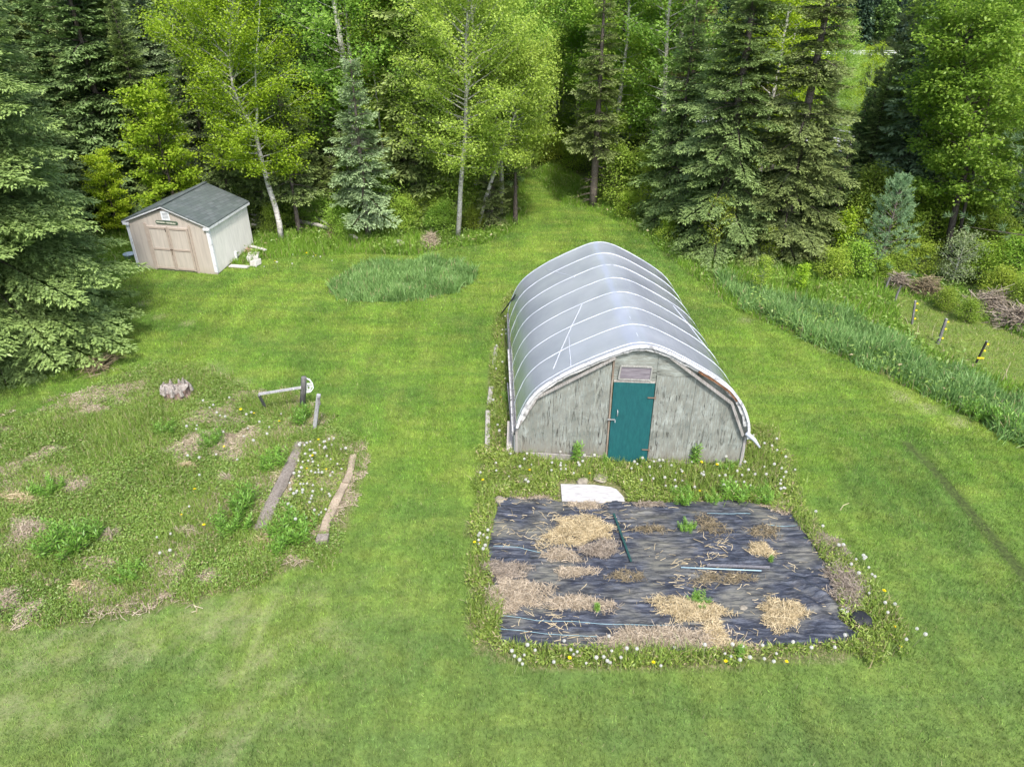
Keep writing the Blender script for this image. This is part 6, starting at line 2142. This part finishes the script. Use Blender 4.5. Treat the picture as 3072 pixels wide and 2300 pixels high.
    for x, y, ms, s, lab in ((2855, 855, shw, 1.0, 'greyish willow shrub below the large maple'), (2560, 832, sh, 0.8, 'bright green bush at the foot of the blue green pine'), (2490, 842, sh, 0.7, 'bright green bush below the broad grey green spruce'), (2750, 830, sh, 0.75, 'dark green bush between pine and willow shrub'), (2930, 850, sh, 0.9, 'green bush right of the willow shrub'), (3030, 860, sh, 1.1, 'tall green bush at the right edge below the leaning trunk'), (2680, 835, sh, 0.6, 'low green bush just right of the pine foot'),
                          (2990, 905, sh, 0.7, 'green bush above the long grey brush heap'), (3060, 940, sh, 0.7, 'green bush between two grey brush heaps at the right edge'), (2830, 930, sh, 0.45, 'low green bush right of the farthest fence post'), (2900, 965, sh, 0.45, 'low green bush above the middle fence post'), (2640, 842, sh, 0.5, 'small bush in front of the pine foot'),
                          (2700, 775, sh, 1.1, 'tall bush right behind the blue green pine'), (2780, 745, sh, 1.3, 'tall bush left of the dark maple stems'), (2900, 745, sh, 1.3, 'tall bush right of the dark maple stems'), (2960, 790, sh, 1.1, 'bush below the dark leaning trunk'), (2660, 720, sh, 1.4, 'bush in the dark gap left of the maple'), (2820, 690, sh, 1.5, 'bush far behind the maple stems'), (2960, 680, sh, 1.5, 'bush far behind the leaning trunk'), (1645, 492, sh, 1.0, 'bright bush closing the bend of the mown path'), (1720, 515, sh, 0.9, 'bright bush right of the path bend'), (1575, 470, sh, 1.2, 'bush left of the path bend'), (1700, 470, sh, 1.3, 'tall bush at the very end of the mown path'),
                          (1320, 690, sh, 0.7, 'bright bush left of the poplar trunk'), (1230, 690, sh, 0.85, 'bright bush right of the blue spruce trunk'), (1420, 690, sh, 0.55, 'low bush between poplar trunk and leaning trunk'), (860, 640, sh, 0.9, 'bright bush beside the birch trunk'), (330, 640, sh, 1.0, 'bush at the left wall of the shed'), (280, 600, sh, 1.2, 'tall bush left of the shed roof'), (600, 520, sh, 1.2, 'bush right behind the shed roof'),
                          (1880, 655, sh, 0.7, 'bush at the foot of the olive spruces right of the bare trunk'), (2000, 725, sh, 0.6, 'low bush at meadow edge before the olive spruces')):
        b = at(x, y)
        plant('bush', ms, b[0], b[1], lab, 'bush', 'bushes along the wood edge', s=s)


def build_undergrowth():
    lt = leafy_mesh('lt', 87, [(0, 0, 0), (.1, 0, 2), (0, .1, 4), (.1, 0, 6.5)], [0.07, 0.055, 0.035, 0.01], (LEAF_P, BARK_P), 0.06, 56, 1.9, (0.0, 0.8), 0.085, 20, 0.22, None, 6)
    plant('poplar_tree', lt, 0.9, 40.0, 'low crowned bright poplar closing the view at the path bend')
    plant('poplar_tree', lt, 3.6, 41.5, 'bright leafy poplar at the far end of the mown path, right side', s=1.1)
    plant('poplar_tree', lt, -0.9, 35.5, 'low crowned poplar on the inner side of the path bend', s=0.9)
    ub = leafy_mesh('ub', 88, [(0, 0, 0), (.05, 0, .9), (0, 0, 1.9)], [0.03, 0.02, 0.006], (LEAF_P, BARK_D), 0.05, 34, 1.0, (0.1, 1.0), 0.085, 13, 0.2, None, 4)
    us = spruce_mesh('us', 89, 3.6, 1.25, (NEED_G, BARK_S), 0.25, 0.34, 5, 'mid')
    r = np.random.default_rng(12)
    k = 0
    for i in range(60):
        x, y = r.uniform(-11.5, 0.3), r.uniform(28.2, 33.5)
        if inside(np.array([[x, y]]), lawn_pg)[0] or (x > -1.6 and y < 36):
            continue
        b = r.uniform() < 0.6
        k += 1
        plant('bush' if b else 'spruce_tree', ub if b else us, x, y, 'leafy bush filling the gaps between trunks left of the mown path' if b else 'small spruce growing in shade between trunks left of the mown path', 'bush' if b else 'tree', 'bushes between the trunks' if b else 'small spruces between the trunks', s=r.uniform(0.7, 1.25))
    for i in range(46):
        x, y = r.uniform(-9.6, -1.8), r.uniform(27.4, 29.0)
        if inside(np.array([[x, y]]), lawn_pg)[0] or min(abs(x + 8.9), abs(x + 5.8), abs(x + 2.1)) < 0.55:
            continue
        plant('bush', ub, x, y, 'low leafy bush at the sunlit foot of the tree row left of the mown path', 'bush', 'low bushes at the foot of the tree row', s=r.uniform(0.35, 0.65))
    for i in range(26):
        x, y = r.uniform(4.5, 16), r.uniform(26, 36)
        d = (x - 6) * .76 + (y - 27.5) * .65
        if not 1.6 < d < 8:
            continue
        b = r.uniform() < 0.7
        plant('bush' if b else 'spruce_tree', ub if b else us, x, y, 'leafy bush in the shade behind the right hand spruces' if b else 'small spruce in the shade behind the right hand spruces', 'bush' if b else 'tree', 'undergrowth behind the right hand spruces', s=r.uniform(0.8, 1.3))


def build_woods():
    """the trees behind the first row; copies of a few grown shapes"""
    protos = []
    for i, (H, Rr, mt, key) in enumerate(((12.5, 2.5, NEED_D, 'far'), (14.0, 2.7, NEED_G, 'far'), (11.0, 2.2, NEED_B, 'far'), (13.0, 2.4, NEED_O, 'far'))):
        protos.append(('spruce_tree', spruce_mesh('bg', 101 + i, H, Rr, (mt, BARK_S), 0.8, 0.42, 6, 'far', gap=0.14, tgap=0.085, tl=0.17, tw=0.055) if False else spruce_mesh('bg', 101 + i, H, Rr, (mt, BARK_S), 0.8, 0.42, 6, key)))
    for i, (H, mt, bk, L) in enumerate(((13, LEAF_P, BARK_P, 2.6), (12, LEAF_G, BARK_D, 2.8), (13.5, LEAF_P, BARK_B, 2.2), (11.5, LEAF_Y, BARK_B, 2.3))):
        st = [(0, 0, 0), (0.15, 0.1, H * .3), (-0.1, 0.15, H * .6), (0.1, 0, H)]
        protos.append(('poplar_tree' if i != 1 else 'maple_tree', leafy_mesh('bg', 121 + i, st, [0.14, 0.11, 0.07, 0.02], (mt, bk), 0.22, 60, L, (0.1, 0.9), 0.125, 20, 0.22, None, 6)))
    # cheaper needles for the woods: reuse 'far' fronds made below
    pts = []
    rr = np.random.default_rng(5)

    def ok(x, y):
        if y > 1.25 * 0 + 95:
            return False
        if abs(x) > 0.73 * (y * .866 + 4.5) + 3:
            return False
        P = np.array([[x, y]])
        if inside(P, lawn_pg)[0] or inside(P, meadow_pg)[0] or inside(P, PG['pasture'])[0]:
            return False
        # first row already stands here
        if y < 30.0 and -19 < x < 1.0:
            return False
        if x > 1.0 and (x - 6) * .76 + (y - 27.5) * .65 < 3.2:
            return False
        # leave the path free
        if 0.3 < x < 4.5 and y < 44:
            return False
        # open strip towards the far field, the road and the white fence
        ang = x / (y * 0.866 + 2.0)
        if x > 4 and (0.40 < ang < 0.565 or 0.23 < ang < 0.33):
            return False
        d = (x - 6) * .76 + (y - 27.5) * .65
        if d > 10 and x > 8 and y < 500:
            return False
        return True
    tries = 0
    while len(pts) < 150 and tries < 20000:
        tries += 1
        y = 27 + 42 * rr.uniform() ** 1.35
        x = rr.uniform(-0.75, 0.75) * (y * .866 + 9)
        sp_ = 2.0 + 0.028 * (y - 27)
        if ok(x, y) and all((x - a) ** 2 + (y - b) ** 2 > sp_ ** 2 for a, b in pts):
            pts.append((x, y))
    names = {0: 'dark green spruce', 1: 'mid green spruce', 2: 'bluish green spruce', 3: 'olive green spruce', 4: 'green poplar with a grey stem', 5: 'green maple', 6: 'green birch with a white stem', 7: 'yellow green birch'}
    for x, y in pts:
        left = x < -7
        k = int(rr.choice(8, p=[.36, .26, .10, .14, .05, .02, .03, .04] if left else [.10, .10, .04, .08, .30, .12, .20, .06]))
        nm, ms = protos[k]
        where = 'deep in the woods behind the shed' if left else ('in the woods behind the poplars left of the path' if x < 2 else 'in the woods right of the mown path')
        plant(nm, ms, x, y, names[k] + ' ' + where, 'tree', names[k] + 's ' + where, s=rr.uniform(0.8, 1.15))
    return protos


def build_far(protos):
    """valley beyond the right-hand trees: field, road, white fences, trees, wooded hill"""
    # trees between the yard and the field
    L = [(12.6, 36, 6, .6), (12.9, 30.6, 0, .45), (13.9, 29.6, 0, .42), (15.4, 30.6, 3, .52), (16.6, 31.6, 3, .78), (17.4, 42, 4, .56), (20.5, 44, 7, .5), (18.6, 43.5, 4, .52), (16.0, 33.5, 2, .5), (9, 44, 0, 0.9), (14.5, 29.5, 3, .5), (17, 27.5, 1, .5), (19, 25.5, 3, .55), (22, 27, 5, .6), (16, 45, 3, 0.8), (25.5, 39.5, 5, 0.85), (24, 30, 4, 0.75), (20.5, 29.5, 3, .62), (26, 44, 3, .9), (8.5, 54, 5, .8), (31, 55, 4, .65), (32, 48, 7, .85), (36, 62, 4, .85), (18, 64, 2, .8), (29, 34, 7, .9), (33, 38, 5, .9), (38, 50, 1, .85)]
    names = {0: 'dark green spruce', 1: 'mid green spruce', 2: 'bluish green spruce', 3: 'olive green spruce', 4: 'green poplar', 5: 'green maple', 6: 'slender birch', 7: 'yellow green birch'}
    for x, y, k, s in L:
        nm, ms = protos[k]
        plant(nm, ms, x, y, names[k] + ' on the slope between the yard and the far field', 'tree', 'trees on the slope towards the far field', s=s)
    # road on the right
    rd = [(14, 60), (22, 47), (30, 39.5), (40, 33), (55, 26)]
    V, F = [], []
    for i, (x, y) in enumerate(rd):
        a = np.array(rd[max(0, i - 1)])
        b = np.array(rd[min(len(rd) - 1, i + 1)])
        d = (b - a) / np.linalg.norm(b - a)
        n = np.array([-d[1], d[0]])
        for s in (-2.6, 0, 2.6):
            p = np.array([x, y]) + n * s
            V.append((p[0], p[1], float(ground_z(p[0], p[1]))))
    me = bpy.data.meshes.new('road')
    nv = []
    # finer along its length so that it follows the slope
    C = np.array(V).reshape(len(rd), 3, 3)
    N = 60
    tq = np.linspace(0, len(rd) - 1, N)
    for t in tq:
        i = min(len(rd) - 2, int(t))
        f = t - i
        for j in range(3):
            p = C[i, j] * (1 - f) + C[i + 1, j] * f
            nv.append((p[0], p[1], float(ground_z(p[0], p[1])) + 0.08))
    for i in range(N - 1):
        for j in range(2):
            F.append((3 * i + j, 3 * i + j + 1, 3 * i + j + 4, 3 * i + j + 3))
    me.from_pydata(nv, [], F)
    k = NT('pale_gravel')
    f = k.noise(k.pos(), 12, 5, 0.7)
    link_mesh('road', me, k.bsdf(k.ramp(f, [(0.3, (0.34, 0.34, 0.35)), (0.7, (0.56, 0.56, 0.57))]), 0.95, 0.1))['kind'] = 'structure'
    # white rail fences
    wp = plain('white_fence_paint', (0.78, 0.78, 0.78), 0.6, var=0.04)

    def fence(line, lab, sp, h=1.25, rails=3, t=0.05):
        line = np.array(line, float)
        cum = np.r_[0, np.cumsum(np.linalg.norm(np.diff(line, axis=0), axis=1))]
        n = int(cum[-1] / sp)
        P = []
        for i in range(n + 1):
            s = i * sp
            x, y = np.interp(s, cum, line[:, 0]), np.interp(s, cum, line[:, 1])
            P.append(np.array([x, y, float(ground_z(x, y))]))
        e = empty('rail_fence', P[0], lab, 'fence')
        for p in P:
            MB(P[0]).bar(p, p + [0, 0, h], 0.13, 0.13, (0, 1, 0)).build('fence_post', wp, e)
        for r_ in range(rails):
            mb = MB(P[0])
            z = h * (0.32 + 0.62 * r_ / (rails - 1))
            for a, b in zip(P[:-1], P[1:]):
                mb.bar(a + [0, 0, z], b + [0, 0, z], t, 0.11)
            mb.build('rail', wp, e)
    fence([(44, 197), (62, 194), (82, 191), (104, 188)], 'far white rail fence along the pale field below the wooded hill', 2.6)
    fence([(17.5, 62), (25.5, 49.5), (33, 42.5), (46, 35), (58, 29)], 'nearer white rail fence along the gravel road on the right', 2.4)
    # wooded hill beyond: too many to tell apart
    r = np.random.default_rng(3)
    Q, RD, TP = [], [], []
    for kind in range(2):
        pass

    def simple(kind, H, rad, sd):
        q = np.random.default_rng(sd)
        n = 1300
        if kind == 0:
            t = q.uniform(0, 1, n) ** 0.75
            z = H * (0.06 + 0.94 * t)
            rr_ = rad * (1 - t) * np.sqrt(q.uniform(0.25, 1, n)) + 0.1
        else:
            t = q.uniform(0, 1, n)
            z = H * (0.2 + 0.8 * t)
            rr_ = rad * np.sin(np.pi * (0.12 + 0.8 * t)) ** 0.6 * np.sqrt(q.uniform(0.3, 1, n)) * (1 + 0.25 * np.sin(t * 21 + sd))
        a = q.uniform(0, 6.283, n)
        Cc = np.stack([rr_ * np.cos(a), rr_ * np.sin(a), z], 1)
        Dd = np.stack([np.cos(a), np.sin(a), q.normal(-.35 if kind == 0 else 0, .4, n)], 1)
        return leaf_quads(Cc, Dd, np.stack([q.normal(0, .5, n), q.normal(0, .5, n), np.ones(n)], 1), q.uniform(.6, 1.2, n), q.uniform(.35, .7, n))
    S = [simple(0, 15, 2.9, 1), simple(0, 17, 2.6, 2), simple(1, 14, 3.6, 3), simple(1, 12, 3.2, 4)]
    cnt = 0
    for row in range(7):
        y0 = 214 + row * 11
        for x in np.arange(18, 150, 4.6):
            xx, yy = x + r.uniform(-2, 2) + row * 3, y0 + r.uniform(-4, 4) - 0.02 * x
            if abs(xx) > 0.73 * (yy * .866) + 8:
                continue
            k = int(r.choice(4, p=[.36, .3, .2, .14]))
            s = r.uniform(.8, 1.2)
            q = S[k] * s
            Q.append(q + np.array([xx, yy, float(ground_z(xx, yy)) - 0.3]))
            base = r.uniform(0, .35) if k < 2 else r.uniform(.55, 1)
            RD.append(np.clip(base + r.normal(0, .12, len(q)), 0, 1))
            cnt += 1
    Q = np.concatenate(Q)
    k = NT('far_wood_foliage')
    rr_ = k.attr('rnd').outputs['Fac']
    c = k.ramp(rr_, [(0.0, (0.030, 0.065, 0.048)), (0.35, (0.055, 0.095, 0.055)), (0.6, (0.090, 0.180, 0.050)), (1.0, (0.170, 0.270, 0.070))])
    m = k.leaf(c, 0.25, 0.02)
    o = link_mesh('far_wood', quads_mesh('far_wood', Q, np.concatenate(RD)), m)
    tag(o, 'mixed dark spruce and pale broadleaf wood covering the far hill', 'wood', None, 'stuff')


# ------------------------------------------------------------------ assemble
build_ground()
build_greenhouse()
build_gh_surroundings()
build_shed()
build_yard_things()
build_cloth()
build_cloth_litter()
fronds('near', gap=0.085, tgap=0.048, tl=0.125, tw=0.046, droop=0.20, hang=0.22)
fronds('mid', gap=0.095, tgap=0.055, tl=0.135, tw=0.048, droop=0.20, hang=0.28)
fronds('far', gap=0.15, tgap=0.10, tl=0.21, tw=0.08, droop=0.20, hang=0.25)
build_near_trees()
build_undergrowth()
PROTOS = build_woods()
build_far(PROTOS)
build_weeds()
build_clumps()
build_dandelions()
build_grass()
